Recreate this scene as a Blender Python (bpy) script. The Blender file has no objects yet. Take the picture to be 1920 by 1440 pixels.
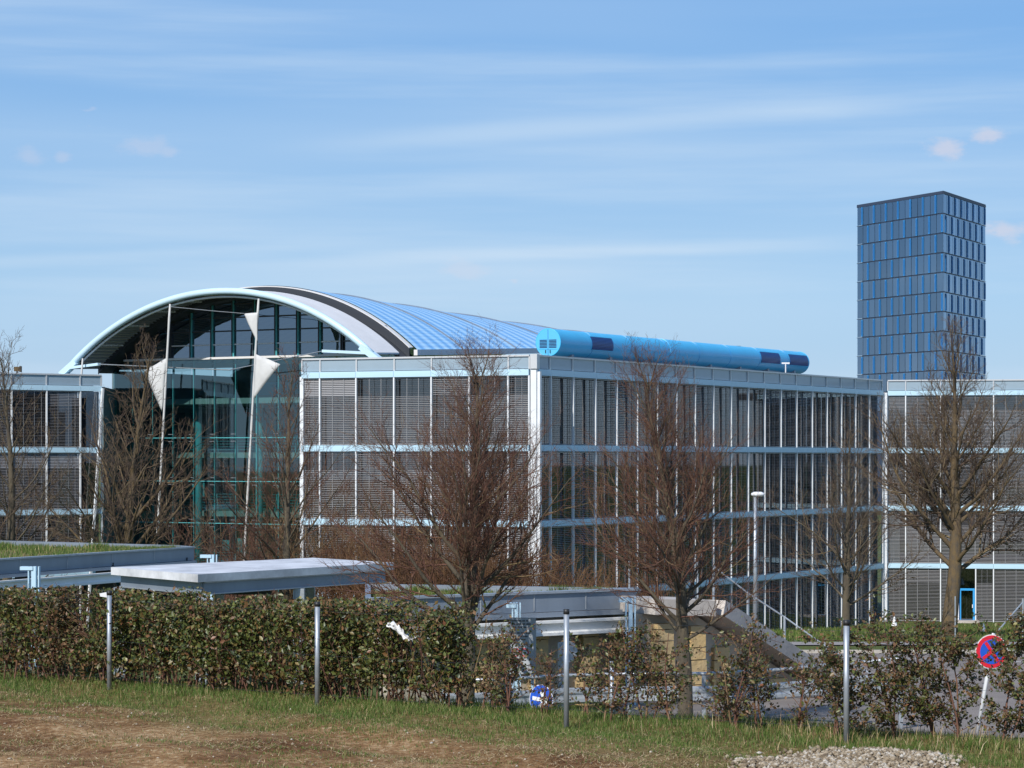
import bpy, math, random
import numpy as np
from mathutils import Vector, Matrix

# ------------------------------------------------------------------ camera, sky, sun, exposure
F = 4440.0          # focal length in photo pixels (1920 wide)
HZ = 860.0          # horizon row in the photo
CZ = 10.6           # eye height above the ground at the buildings
scene = bpy.context.scene
col = scene.collection
cam_d = bpy.data.cameras.new("camera")
cam = bpy.data.objects.new("camera", cam_d)
col.objects.link(cam)
cam.location = (0, 0, CZ)
cam.rotation_euler = (math.radians(90), 0, 0)
cam_d.sensor_width = 36.0
cam_d.lens = 36.0 * F / 1920.0
cam_d.shift_y = (HZ - 720.0) / 1920.0
cam_d.clip_start = 0.5
cam_d.clip_end = 12000
scene.camera = cam

SUN_AZ = math.radians(30)     # to the left of straight behind the camera
SUN_EL = math.radians(38)
to_sun = Vector((-math.sin(SUN_AZ) * math.cos(SUN_EL), -math.cos(SUN_AZ) * math.cos(SUN_EL), math.sin(SUN_EL)))

world = bpy.data.worlds.new("World")
scene.world = world
world.use_nodes = True
wn, wl = world.node_tree.nodes, world.node_tree.links
wn.clear()
w_out = wn.new("ShaderNodeOutputWorld")
w_bg = wn.new("ShaderNodeBackground")
w_bg.inputs["Strength"].default_value = 0.10
sky = wn.new("ShaderNodeTexSky")
sky.sky_type = 'NISHITA'
sky.sun_disc = False
sky.sun_elevation = SUN_EL
sky.sun_rotation = math.atan2(to_sun.x, to_sun.y)
sky.altitude = 500
sky.air_density = 1.0
sky.dust_density = 0.15
sky.ozone_density = 4.0
tc = wn.new("ShaderNodeTexCoord")
def wmath(op, a, b=None):
    n = wn.new("ShaderNodeMath"); n.operation = op
    for i, v in enumerate((a, b)):
        if v is None: continue
        if isinstance(v, (int, float)): n.inputs[i].default_value = v
        else: wl.new(v, n.inputs[i])
    return n.outputs[0]
def wnoise(vec, scale, detail, rough, loc, scl, rot=(0, 0, 0)):
    mp = wn.new("ShaderNodeMapping")
    mp.inputs["Location"].default_value = loc; mp.inputs["Scale"].default_value = scl; mp.inputs["Rotation"].default_value = rot
    wl.new(vec, mp.inputs["Vector"])
    n = wn.new("ShaderNodeTexNoise"); n.inputs["Scale"].default_value = scale
    n.inputs["Detail"].default_value = detail; n.inputs["Roughness"].default_value = rough
    wl.new(mp.outputs[0], n.inputs["Vector"])
    return n.outputs["Fac"]
def wramp(v, a, b):
    n = wn.new("ShaderNodeMapRange"); n.interpolation_type = 'SMOOTHSTEP'
    n.inputs[1].default_value = a; n.inputs[2].default_value = b
    wl.new(v, n.inputs[0]); return n.outputs[0]
gen = tc.outputs["Generated"]
# thin high streaks, long and flat, and a few small fair weather puffs
streak = wramp(wnoise(gen, 1.0, 5, 0.55, (3.1, 0.4, 7.7), (3.0, 3.0, 46.0), (0, 0.05, 0)), 0.46, 0.78)
veil = wramp(wnoise(gen, 1.0, 3, 0.5, (0.3, 5.4, 1.7), (1.5, 1.5, 16.0), (0, -0.03, 0)), 0.35, 0.75)
puff = wramp(wnoise(gen, 1.0, 4, 0.6, (8.3, 2.2, 4.4), (16.0, 16.0, 42.0)), 0.72, 0.80)
cl = wmath('ADD', wmath('MULTIPLY', streak, 0.36), wmath('MULTIPLY', veil, 0.30))
# clear spring air: the texture's horizon is pulled to the pale blue of the day
sep = wn.new("ShaderNodeSeparateXYZ"); wl.new(gen, sep.inputs[0])
gr_ = wn.new("ShaderNodeValToRGB"); ge = gr_.color_ramp.elements
ge.new(0.5); ge.new(0.5)
for e_, (p_, c_) in zip(ge, ((0.0, (0.38, 0.52, 0.72)), (0.07, (0.33, 0.53, 0.77)), (0.20, (0.145, 0.365, 0.73)), (1.0, (0.03, 0.13, 0.42)))):
    e_.position = p_; e_.color = c_ + (1,)
wl.new(sep.outputs[2], gr_.inputs[0])
sc10 = wn.new("ShaderNodeVectorMath"); sc10.operation = 'SCALE'; sc10.inputs[3].default_value = 10.0
wl.new(gr_.outputs[0], sc10.inputs[0])
hs = wn.new("ShaderNodeMix"); hs.data_type = 'RGBA'; hs.inputs[0].default_value = 0.82
wl.new(sky.outputs[0], hs.inputs[6]); wl.new(sc10.outputs[0], hs.inputs[7])
m1 = wn.new("ShaderNodeMix"); m1.data_type = 'RGBA'
wl.new(hs.outputs[2], m1.inputs[6])
m1.inputs[7].default_value = (5.6, 6.9, 8.3, 1)
m2 = wn.new("ShaderNodeMix"); m2.data_type = 'RGBA'
def wdir(px, py): return Vector(((px - 960) / F, 1.0, (HZ - py) / F)).normalized()
def wdist(c, sx, sz):
    sub = wn.new("ShaderNodeVectorMath"); sub.operation = 'SUBTRACT'; wl.new(gen, sub.inputs[0]); sub.inputs[1].default_value = c
    ml = wn.new("ShaderNodeVectorMath"); ml.operation = 'MULTIPLY'; wl.new(sub.outputs[0], ml.inputs[0]); ml.inputs[1].default_value = (1 / sx, 1 / sx, 1 / sz)
    ln = wn.new("ShaderNodeVectorMath"); ln.operation = 'LENGTH'; wl.new(ml.outputs[0], ln.inputs[0]); return ln.outputs["Value"]
fray = wnoise(gen, 1.0, 5, 0.65, (1, 2, 3), (70.0, 70.0, 150.0))
for px_, py_, wx, wz in ((1775, 277, 36, 20), (1852, 252, 38, 18), (865, 503, 50, 20), (1895, 432, 46, 22), (52, 291, 34, 18), (118, 294, 16, 12), (262, 272, 60, 22), (318, 284, 24, 14)):
    dd_ = wmath('ADD', wdist(wdir(px_, py_), wx / F, wz / F), wmath('MULTIPLY', wmath('SUBTRACT', fray, 0.5), 2.6))
    inv = wramp(dd_, 1.15, 0.1); puff = wmath('MAXIMUM', wmath('MULTIPLY', puff, 1.0), wmath('MULTIPLY', inv, 0.55 if px_ > 1700 else 0.22))
# two long contrail-like veils
for (a_, b_, wd_, st_) in (((560, 275), (1880, 180), 30, 0.30), ((560, 492), (1600, 452), 20, 0.28), ((-200, 500), (700, 455), 20, 0.25)):
    da, db = wdir(*a_), wdir(*b_); nn = da.cross(db).normalized(); ce = (da + db).normalized()
    dt = wn.new("ShaderNodeVectorMath"); dt.operation = 'DOT_PRODUCT'; wl.new(gen, dt.inputs[0]); dt.inputs[1].default_value = nn
    ac = wmath('ADD', wmath('ABSOLUTE', dt.outputs["Value"]), wmath('MULTIPLY', wmath('SUBTRACT', wnoise(gen, 1.0, 4, 0.6, (5, 1, 2), (9.0, 9.0, 60.0)), 0.5), 26 / F))
    m_l = wmath('MULTIPLY', wramp(ac, wd_ / F, 0.0), wramp(wdist(ce, (db - da).length * 0.62, 5.0), 1.0, 0.35))
    cl = wmath('MINIMUM', wmath('ADD', cl, wmath('MULTIPLY', m_l, st_)), 0.85)
wl.new(cl, m1.inputs[0])
wl.new(puff, m2.inputs[0]); wl.new(m1.outputs[2], m2.inputs[6])
m2.inputs[7].default_value = (6.6, 6.3, 7.0, 1)
wl.new(m2.outputs[2], w_bg.inputs["Color"])
wl.new(w_bg.outputs[0], w_out.inputs[0])

sun_d = bpy.data.lights.new("sun", 'SUN')
sun_d.energy = 4.2
sun_d.angle = math.radians(0.53)
sun_d.color = (1.0, 0.965, 0.91)
sun = bpy.data.objects.new("sun", sun_d)
col.objects.link(sun)
sun.rotation_euler = to_sun.to_track_quat('Z', 'Y').to_euler()
sun.location = (-60, -60, 120)

scene.view_settings.view_transform = 'Standard'
scene.view_settings.look = 'None'
scene.view_settings.exposure = 0.15
scene.view_settings.gamma = 1.0
scene.view_settings.use_curve_mapping = False
scene.cycles.max_bounces = 8
scene.cycles.transparent_max_bounces = 24
scene.cycles.caustics_reflective = False
scene.cycles.caustics_refractive = False

rng = np.random.default_rng(11)
random.seed(5)

# ------------------------------------------------------------------ helpers
def P(px, py, Y):
    return Vector(((px - 960.0) / F * Y, Y, CZ + (HZ - py) / F * Y))

def mat(name, color, rough=0.6, metal=0.0, var=0.0, scale=3.0, color2=None, bump=0.0, bscale=None, spec=0.5, stretch=(1, 1, 1), coat=0.0):
    m = bpy.data.materials.new(name); m.use_nodes = True
    n, l = m.node_tree.nodes, m.node_tree.links
    b = n["Principled BSDF"]
    b.inputs["Roughness"].default_value = rough
    b.inputs["Metallic"].default_value = metal
    b.inputs["Specular IOR Level"].default_value = spec
    b.inputs["Coat Weight"].default_value = coat
    c = tuple(color) + (1,)
    b.inputs["Base Color"].default_value = c
    if var or color2 or bump:
        t = n.new("ShaderNodeTexCoord")
        mp = n.new("ShaderNodeMapping"); mp.inputs["Scale"].default_value = stretch
        l.new(t.outputs["Object"], mp.inputs["Vector"])
        no = n.new("ShaderNodeTexNoise"); no.inputs["Scale"].default_value = scale
        no.inputs["Detail"].default_value = 6; no.inputs["Roughness"].default_value = 0.65
        l.new(mp.outputs[0], no.inputs["Vector"])
        if color2 is None:
            color2 = tuple(x * (1 - var) for x in color); c = tuple(min(1, x * (1 + var * 0.6)) for x in color) + (1,)
        mx = n.new("ShaderNodeMix"); mx.data_type = 'RGBA'
        mr = n.new("ShaderNodeMapRange"); mr.inputs[1].default_value = 0.32; mr.inputs[2].default_value = 0.68
        l.new(no.outputs["Fac"], mr.inputs[0]); l.new(mr.outputs[0], mx.inputs[0])
        mx.inputs[6].default_value = c; mx.inputs[7].default_value = tuple(color2) + (1,)
        l.new(mx.outputs[2], b.inputs["Base Color"])
        if bump:
            n2 = n.new("ShaderNodeTexNoise"); n2.inputs["Scale"].default_value = bscale or scale * 4
            n2.inputs["Detail"].default_value = 5
            l.new(mp.outputs[0], n2.inputs["Vector"])
            bp = n.new("ShaderNodeBump"); bp.inputs["Strength"].default_value = bump; bp.inputs["Distance"].default_value = 0.05
            l.new(n2.outputs["Fac"], bp.inputs["Height"]); l.new(bp.outputs[0], b.inputs["Normal"])
    return m

def island_mat(name, stops, rough=0.55, spec=0.3, trans=0.0):
    """each loose piece (leaf, blade, stone) takes its own colour"""
    m = bpy.data.materials.new(name); m.use_nodes = True
    n, l = m.node_tree.nodes, m.node_tree.links
    b = n["Principled BSDF"]; b.inputs["Roughness"].default_value = rough
    b.inputs["Specular IOR Level"].default_value = spec
    g = n.new("ShaderNodeNewGeometry"); r = n.new("ShaderNodeValToRGB")
    el = r.color_ramp.elements
    while len(el) < len(stops): el.new(0.5)
    for e, (p, c) in zip(el, stops): e.position = p; e.color = tuple(c) + (1,)
    l.new(g.outputs["Random Per Island"], r.inputs[0]); l.new(r.outputs[0], b.inputs["Base Color"])
    if trans:
        tr = n.new("ShaderNodeBsdfTranslucent"); l.new(r.outputs[0], tr.inputs["Color"])
        mx = n.new("ShaderNodeMixShader"); mx.inputs[0].default_value = trans
        l.new(b.outputs[0], mx.inputs[1]); l.new(tr.outputs[0], mx.inputs[2])
        l.new(mx.outputs[0], n["Material Output"].inputs[0])
    return m

def glass(name, tint, refl=0.3, rough=0.02, wave=0.0, gl_col=(1, 1, 1), vary=0.0):
    m = bpy.data.materials.new(name); m.use_nodes = True
    n, l = m.node_tree.nodes, m.node_tree.links
    n.remove(n["Principled BSDF"])
    t = n.new("ShaderNodeBsdfTransparent"); t.inputs[0].default_value = tuple(tint) + (1,)
    g = n.new("ShaderNodeBsdfGlossy"); g.inputs["Roughness"].default_value = rough; g.inputs[0].default_value = tuple(gl_col) + (1,)
    lw = n.new("ShaderNodeFresnel"); lw.inputs[0].default_value = 1.5
    ma = n.new("ShaderNodeMath"); ma.operation = 'MULTIPLY_ADD'; ma.inputs[1].default_value = 1.0; ma.inputs[2].default_value = refl; ma.use_clamp = True
    l.new(lw.outputs[0], ma.inputs[0])
    if vary:
        oi = n.new("ShaderNodeObjectInfo"); mr = n.new("ShaderNodeMapRange"); mr.inputs[3].default_value = 1 - vary; mr.inputs[4].default_value = 1 + vary
        l.new(oi.outputs["Random"], mr.inputs[0]); vm = n.new("ShaderNodeVectorMath"); vm.operation = 'SCALE'; vm.inputs[0].default_value = gl_col
        l.new(mr.outputs[0], vm.inputs[3]); l.new(vm.outputs[0], g.inputs[0])
    mx = n.new("ShaderNodeMixShader"); l.new(ma.outputs[0], mx.inputs[0])
    l.new(t.outputs[0], mx.inputs[1]); l.new(g.outputs[0], mx.inputs[2])
    l.new(mx.outputs[0], n["Material Output"].inputs[0])
    if wave:
        tx = n.new("ShaderNodeTexCoord"); no = n.new("ShaderNodeTexNoise"); no.inputs["Scale"].default_value = 0.8
        l.new(tx.outputs["Object"], no.inputs["Vector"])
        bp = n.new("ShaderNodeBump"); bp.inputs["Strength"].default_value = wave; bp.inputs["Distance"].default_value = 0.02
        l.new(no.outputs["Fac"], bp.inputs["Height"]); l.new(bp.outputs[0], g.inputs["Normal"])
    return m

class MB:
    def __init__(s): s.v = []; s.f = []
    def quad(s, a, b, c, d):
        i = len(s.v); s.v += [tuple(a), tuple(b), tuple(c), tuple(d)]; s.f.append((i, i + 1, i + 2, i + 3)); return s
    def tri(s, a, b, c):
        i = len(s.v); s.v += [tuple(a), tuple(b), tuple(c)]; s.f.append((i, i + 1, i + 2)); return s
    def hexa(s, p):
        """8 points: bottom ring 0-3 counter-clockwise, top ring 4-7"""
        i = len(s.v); s.v += [tuple(q) for q in p]
        s.f += [(i + 3, i + 2, i + 1, i), (i + 4, i + 5, i + 6, i + 7)]
        for k in range(4): s.f.append((i + k, i + (k + 1) % 4, i + 4 + (k + 1) % 4, i + 4 + k))
        return s
    def box(s, c, size, ex=(1, 0, 0), ey=(0, 1, 0), ez=(0, 0, 1)):
        c = Vector(c); ex = Vector(ex) * size[0] / 2; ey = Vector(ey) * size[1] / 2; ez = Vector(ez) * size[2] / 2
        return s.hexa([c - ex - ey - ez, c + ex - ey - ez, c + ex + ey - ez, c - ex + ey - ez,
                       c - ex - ey + ez, c + ex - ey + ez, c + ex + ey + ez, c - ex + ey + ez])
    def beam(s, a, b, w, h, up=(0, 0, 1)):
        a = Vector(a); b = Vector(b); d = (b - a); L = d.length; d.normalize()
        side = d.cross(Vector(up)).normalized(); u = side.cross(d).normalized()
        return s.box((a + b) / 2, (w, L, h), side, d, u)
    def prism(s, poly, z0, z1):
        i = len(s.v); n = len(poly)
        s.v += [(p[0], p[1], z0) for p in poly] + [(p[0], p[1], z1) for p in poly]
        s.f += [tuple(i + n - 1 - k for k in range(n)), tuple(i + n + k for k in range(n))]
        for k in range(n): s.f.append((i + k, i + (k + 1) % n, i + n + (k + 1) % n, i + n + k))
        return s
    def tube(s, pts, rad, n=8, cap=True):
        pts = [Vector(p) for p in pts]
        if isinstance(rad, (int, float)): rad = [rad] * len(pts)
        i0 = len(s.v); ref = Vector((0.13, 0.31, 0.94))
        for k, p in enumerate(pts):
            d = (pts[min(k + 1, len(pts) - 1)] - pts[max(k - 1, 0)]).normalized()
            r = ref if abs(d.dot(ref)) < 0.95 else Vector((1, 0, 0))
            u = d.cross(r).normalized(); w = d.cross(u)
            for j in range(n):
                a = 2 * math.pi * j / n
                s.v.append(tuple(p + (u * math.cos(a) + w * math.sin(a)) * rad[k]))
        for k in range(len(pts) - 1):
            for j in range(n):
                a = i0 + k * n + j; b = i0 + k * n + (j + 1) % n
                s.f.append((a, b, b + n, a + n))
        if cap:
            s.f.append(tuple(i0 + j for j in range(n))[::-1])
            s.f.append(tuple(i0 + (len(pts) - 1) * n + j for j in range(n)))
        return s
    def mesh(s, name, smooth=False):
        me = bpy.data.meshes.new(name); me.from_pydata(s.v, [], s.f); me.update()
        if smooth: me.shade_smooth()
        return me
    def build(s, name, m, parent=None, smooth=False):
        return link(name, s.mesh(name, smooth), m, parent)

def wloc(o): return o.location if o.parent is None else o.matrix_parent_inverse.inverted().translation + Vector((0, 0, 0))
ORIG = {}
def origin_of(o): return ORIG.get(o.name, Vector((0, 0, 0)))
def link(name, me, m, parent=None):
    """mesh in world coordinates; parts keep world coordinates under their thing"""
    o = bpy.data.objects.new(name, me)
    if m is not None and len(me.materials) == 0: me.materials.append(m)
    col.objects.link(o)
    if parent is not None:
        o.parent = parent
        acc = Vector((0, 0, 0)); q = parent
        acc = ORIG.get(parent.name, Vector((0, 0, 0)))
        o.matrix_parent_inverse = Matrix.Translation(-acc)
        ORIG[o.name] = Vector((0, 0, 0))
    else:
        ORIG[o.name] = Vector((0, 0, 0))
    return o
def tag(o, label=None, cat=None, group=None, kind=None):
    if label: o["label"] = label
    if cat: o["category"] = cat
    if group: o["group"] = group
    if kind: o["kind"] = kind
    return o
def thing(name, loc, label, cat, group=None):
    o = bpy.data.objects.new(name, None); col.objects.link(o); o.location = loc; o.empty_display_size = 0.3
    ORIG[o.name] = Vector(loc)
    return tag(o, label, cat, group)
def place(name, me, parent, loc, rotz=0.0, scale=(1, 1, 1)):
    """an instance of a shared mesh put at a world position under a thing"""
    o = link(name, me, None, parent)
    o.location = loc; o.rotation_euler = (0, 0, rotz); o.scale = scale
    return o
def np_mesh(name, v, f, m, parent=None, smooth=False):
    me = bpy.data.meshes.new(name)
    v = np.asarray(v, dtype=np.float32).reshape(-1, 3); f = np.asarray(f, dtype=np.int32)
    me.vertices.add(len(v)); me.vertices.foreach_set("co", v.ravel())
    k = f.shape[1]
    me.loops.add(f.size); me.loops.foreach_set("vertex_index", f.ravel())
    me.polygons.add(len(f)); me.polygons.foreach_set("loop_start", np.arange(0, f.size, k, dtype=np.int32))
    me.update(calc_edges=True); me.validate()
    if smooth: me.shade_smooth()
    return link(name, me, m, parent)

# ------------------------------------------------------------------ materials
M = {}
M['white'] = mat('white_paint', (0.74, 0.75, 0.76), 0.45, var=0.06, scale=1.5)
M['fascia'] = mat('pale_blue_paint', (0.50, 0.70, 0.82), 0.4, var=0.06, scale=0.6)
M['rail'] = mat('aluminium_trim', (0.62, 0.62, 0.62), 0.4, metal=0.3, var=0.06, scale=2)
M['parapet'] = mat('parapet_glass', (0.30, 0.38, 0.44), 0.12, var=0.10, scale=0.4, spec=0.6)
M['blind'] = mat('blind_metal', (0.33, 0.325, 0.33), 0.45, metal=0.2)
M['blind_wire'] = mat('blind_wire', (0.55, 0.56, 0.58), 0.5)
M['pane'] = glass('window_glass', (0.30, 0.33, 0.36), 0.10)
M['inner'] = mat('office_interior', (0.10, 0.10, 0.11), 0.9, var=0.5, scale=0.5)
M['room_white'] = mat('office_partition', (0.45, 0.46, 0.45), 0.8)
M['room_blue'] = mat('blue_door_leaf', (0.03, 0.16, 0.50), 0.6)
M['roof_grey'] = mat('roof_felt', (0.22, 0.22, 0.23), 0.9, var=0.2, scale=0.4)
M['concrete'] = mat('concrete', (0.50, 0.445, 0.39), 0.85, var=0.25, scale=0.7, bump=0.15, bscale=14)
M['steel'] = mat('galvanised_steel', (0.42, 0.45, 0.48), 0.45, metal=0.55, var=0.18, scale=6)
M['black'] = mat('black_plastic', (0.02, 0.02, 0.02), 0.5)
M['blue_tube'] = mat('cyan_blue_enamel', (0.05, 0.50, 0.84), 0.38, var=0.08, scale=0.7, coat=0.2)
M['blue_cap'] = mat('cyan_blue_cap', (0.10, 0.47, 0.78), 0.42)
M['blue_dark'] = mat('louvre_navy', (0.01, 0.03, 0.10), 0.5)
M['hall_tube'] = mat('arch_tube_paint', (0.55, 0.73, 0.83), 0.35, var=0.05, scale=0.8)
M['cream'] = mat('cream_sheet', (0.70, 0.68, 0.66), 0.6, var=0.06, scale=0.8)
M['soffit'] = mat('soffit_metal', (0.30, 0.31, 0.32), 0.6)
M['dark'] = mat('dark_frame', (0.035, 0.04, 0.05), 0.5)
M['gable_glass'] = glass('gable_glass', (0.12, 0.15, 0.19), 0.20, wave=0.25, gl_col=(0.75, 0.85, 1.0))
M['hall_glass'] = glass('green_hall_glass', (0.46, 0.62, 0.63), 0.13, gl_col=(0.6, 0.8, 0.85))
M['teal'] = mat('teal_paint', (0.10, 0.45, 0.48), 0.5)
M['slab'] = mat('pale_green_slab', (0.35, 0.45, 0.42), 0.7)
M['hall_wall'] = mat('hall_back_wall', (0.17, 0.24, 0.26), 0.9, var=0.3, scale=0.4)
M['cloth'] = mat('sail_cloth', (0.58, 0.57, 0.55), 0.85, var=0.08, scale=2, bump=0.3, bscale=3)
M['tower_core'] = mat('tower_core', (0.03, 0.045, 0.09), 0.8)
M['tower_frame'] = mat('tower_frame', (0.035, 0.05, 0.09), 0.5)
M['tower_glass'] = glass('tower_glass', (0.50, 0.58, 0.66), 0.42, gl_col=(0.48, 0.60, 0.74), wave=0.12, vary=0.12)
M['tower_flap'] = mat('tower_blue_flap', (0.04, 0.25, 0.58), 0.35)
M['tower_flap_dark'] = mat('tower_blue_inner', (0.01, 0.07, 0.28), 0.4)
M['tower_sun_patch'] = mat('tower_painted_sun', (0.50, 0.58, 0.54), 0.8)  # pale colour standing in for sunlight inside the tower rooms
M['zinc'] = mat('zinc_sheet', (0.24, 0.28, 0.33), 0.5, metal=0.3, var=0.15, scale=0.8, stretch=(1, 1, 0.3))
M['grey_slab'] = mat('weathered_white_sheet', (0.62, 0.62, 0.63), 0.6, var=0.34, scale=0.9)
M['beam_white'] = mat('beam_white', (0.80, 0.79, 0.76), 0.5, var=0.05, scale=1)
M['column_blue'] = mat('column_pale_blue', (0.50, 0.68, 0.80), 0.45)
M['stone'] = mat('yellow_limestone', (0.62, 0.42, 0.18), 0.9, color2=(0.48, 0.36, 0.20), scale=2.5, bump=0.5, bscale=9)
M['render'] = mat('beige_render', (0.46, 0.40, 0.31), 0.9, var=0.15, scale=1.2, bump=0.2, bscale=20)
M['asphalt'] = mat('asphalt', (0.25, 0.215, 0.19), 0.95, spec=0.05, var=0.18, scale=0.35, bump=0.2, bscale=60)
M['paint'] = mat('road_paint', (0.75, 0.75, 0.73), 0.7, var=0.1, scale=5)
M['pavement'] = mat('pavement', (0.30, 0.27, 0.25), 0.9, var=0.12, scale=2)
M['sign_white'] = mat('sign_white', (0.78, 0.78, 0.78), 0.4)
M['sign_red'] = mat('sign_red', (0.72, 0.02, 0.04), 0.4)
M['sign_blue'] = mat('sign_blue', (0.02, 0.10, 0.55), 0.4)
M['sign_grey'] = mat('sign_grey', (0.42, 0.44, 0.46), 0.5)
M['sign_text'] = mat('sign_text', (0.10, 0.10, 0.11), 0.6)
M['door_blue'] = mat('bright_blue_paint', (0.04, 0.34, 0.72), 0.4)
M['bark'] = mat('bark', (0.070, 0.056, 0.042), 0.95, color2=(0.125, 0.10, 0.062), scale=3.0, bump=0.6, bscale=20, stretch=(1, 1, 0.35))
M['bark_lichen'] = mat('bark_lichen', (0.075, 0.062, 0.048), 0.95, color2=(0.15, 0.098, 0.04), scale=5, bump=0.6, bscale=20, stretch=(1, 1, 0.5))
M['twig'] = island_mat('twigs_red_brown', [(0, (0.10, 0.052, 0.040)), (0.5, (0.15, 0.072, 0.050)), (0.85, (0.18, 0.10, 0.06)), (1, (0.22, 0.16, 0.08))], 0.8, 0.2)
M['twig_grey'] = island_mat('twigs_grey_brown', [(0, (0.08, 0.058, 0.045)), (0.6, (0.13, 0.088, 0.064)), (1, (0.21, 0.16, 0.09))], 0.8, 0.2)
M['twig_tan'] = island_mat('twigs_tan', [(0, (0.16, 0.10, 0.055)), (0.6, (0.26, 0.17, 0.09)), (1, (0.34, 0.25, 0.13))], 0.8, 0.2)
M['twig_rust'] = island_mat('twigs_rust', [(0, (0.09, 0.045, 0.025)), (0.6, (0.15, 0.075, 0.04)), (1, (0.22, 0.13, 0.06))], 0.8, 0.2)
M['leaf'] = island_mat('hedge_leaves', [(0, (0.035, 0.050, 0.016)), (0.35, (0.075, 0.095, 0.022)), (0.66, (0.145, 0.165, 0.038)), (0.84, (0.17, 0.12, 0.035)), (0.95, (0.22, 0.085, 0.04)), (1, (0.32, 0.30, 0.11))], 0.42, 0.45, 0.2)
M['leaf_bronze'] = island_mat('bronze_leaves', [(0, (0.05, 0.040, 0.018)), (0.3, (0.085, 0.085, 0.03)), (0.55, (0.12, 0.075, 0.035)), (0.8, (0.17, 0.085, 0.042)), (1, (0.25, 0.15, 0.07))], 0.5, 0.35, 0.2)
M['grass'] = island_mat('grass_blades', [(0, (0.06, 0.11, 0.018)), (0.45, (0.11, 0.18, 0.035)), (0.78, (0.17, 0.22, 0.055)), (0.9, (0.32, 0.27, 0.11)), (1, (0.50, 0.40, 0.21))], 0.6, 0.25, 0.3)
M['straw'] = island_mat('straw_blades', [(0, (0.17, 0.10, 0.045)), (0.5, (0.36, 0.25, 0.12)), (1, (0.66, 0.53, 0.33))], 0.8, 0.2, 0.2)
M['pebble'] = island_mat('gravel_stones', [(0, (0.13, 0.095, 0.06)), (0.35, (0.26, 0.20, 0.13)), (0.75, (0.38, 0.31, 0.22)), (1, (0.50, 0.46, 0.40))], 0.85, 0.3)

M['sedum'] = mat('sedum', (0.16, 0.15, 0.05), 0.95, color2=(0.26, 0.13, 0.05), scale=1.5, bump=0.4)
def ground_mat():
    m = bpy.data.materials.new('ground'); m.use_nodes = True
    n, l = m.node_tree.nodes, m.node_tree.links
    b = n["Principled BSDF"]; b.inputs["Roughness"].default_value = 0.95; b.inputs["Specular IOR Level"].default_value = 0.15
    t = n.new("ShaderNodeTexCoord")
    def noise(s, d=6, r=0.65):
        k = n.new("ShaderNodeTexNoise"); k.inputs["Scale"].default_value = s; k.inputs["Detail"].default_value = d; k.inputs["Roughness"].default_value = r
        l.new(t.outputs["Object"], k.inputs["Vector"]); return k.outputs["Fac"]
    def ramp(v, st):
        k = n.new("ShaderNodeValToRGB"); e = k.color_ramp.elements
        while len(e) < len(st): e.new(0.5)
        for q, (p, c) in zip(e, st): q.position = p; q.color = tuple(c) + (1,)
        l.new(v, k.inputs[0]); return k.outputs[0]
    big = ramp(noise(0.55, 4, 0.6), [(0.36, (0.55, 0.42, 0.36)), (0.5, (0.95, 0.88, 0.80)), (0.64, (1.35, 1.35, 1.35))])
    soil0 = ramp(noise(9, 8, 0.75), [(0.30, (0.11, 0.060, 0.025)), (0.44, (0.22, 0.120, 0.05)), (0.55, (0.33, 0.205, 0.10)), (0.68, (0.58, 0.46, 0.29))])
    sm = n.new("ShaderNodeMix"); sm.data_type = 'RGBA'; sm.blend_type = 'MULTIPLY'; sm.inputs[0].default_value = 1.0
    l.new(soil0, sm.inputs[6]); l.new(big, sm.inputs[7]); soil = sm.outputs[2]
    lawn = ramp(noise(1.4, 8, 0.7), [(0.30, (0.06, 0.085, 0.02)), (0.5, (0.095, 0.12, 0.032)), (0.70, (0.17, 0.16, 0.06))])
    at = n.new("ShaderNodeAttribute"); at.attribute_name = "lawn"
    mx = n.new("ShaderNodeMix"); mx.data_type = 'RGBA'
    l.new(at.outputs["Fac"], mx.inputs[0]); l.new(soil, mx.inputs[6]); l.new(lawn, mx.inputs[7])
    l.new(mx.outputs[2], b.inputs["Base Color"])
    bp = n.new("ShaderNodeBump"); bp.inputs["Strength"].default_value = 0.8; bp.inputs["Distance"].default_value = 0.06
    l.new(noise(14, 6, 0.7), bp.inputs["Height"]); l.new(bp.outputs[0], b.inputs["Normal"])
    return m
M['ground'] = ground_mat()

# ------------------------------------------------------------------ terrain
FA = Vector((4.09, 29.0)); FB = Vector((-6.09, 35.8))        # the fence line on the plateau
FD = (FB - FA).normalized(); FN = Vector((FD.y, -FD.x))
if FN.y < 0: FN = -FN                                        # points away from the camera
PLATEAU = 7.12
def road_z(Y): return np.clip(5.75 - (Y - 42.0) * 0.0545, 0.0, 20.0)
def fence_d(X, Y): return (X - FA.x) * FN.x + (Y - FA.y) * FN.y
def smooth(a, b, x):
    t = np.clip((x - a) / (b - a), 0, 1); return t * t * (3 - 2 * t)
def ground_z(X, Y):
    X = np.asarray(X, float); Y = np.asarray(Y, float)
    d = fence_d(X, Y)
    w = smooth(0.7, 6.0, d)
    top = PLATEAU + 0.05 * np.sin(X * 1.3 + 0.4) * np.cos(Y * 0.9) + 0.03 * np.sin(X * 3.1 + Y * 2.3)
    far = road_z(np.maximum(Y, 38.0))
    return top * (1 - w) + far * w
def gz(x, y): return float(ground_z(x, y))
ys = np.concatenate([np.linspace(-60, 20, 9), np.arange(20.5, 52, 0.3), np.arange(52, 170, 2.0), np.array([175, 200, 260, 400, 700, 1200, 2500, 6000])])
xs = np.concatenate([np.array([-3000, -1000, -300, -100, -50, -30]), np.arange(-20, 20, 0.4), np.array([20, 24, 28, 34, 42, 55, 80, 130, 300, 1000, 3000])])
XX, YY = np.meshgrid(xs, ys)
ZZ = ground_z(XX, YY)
nx, ny = len(xs), len(ys)
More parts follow.
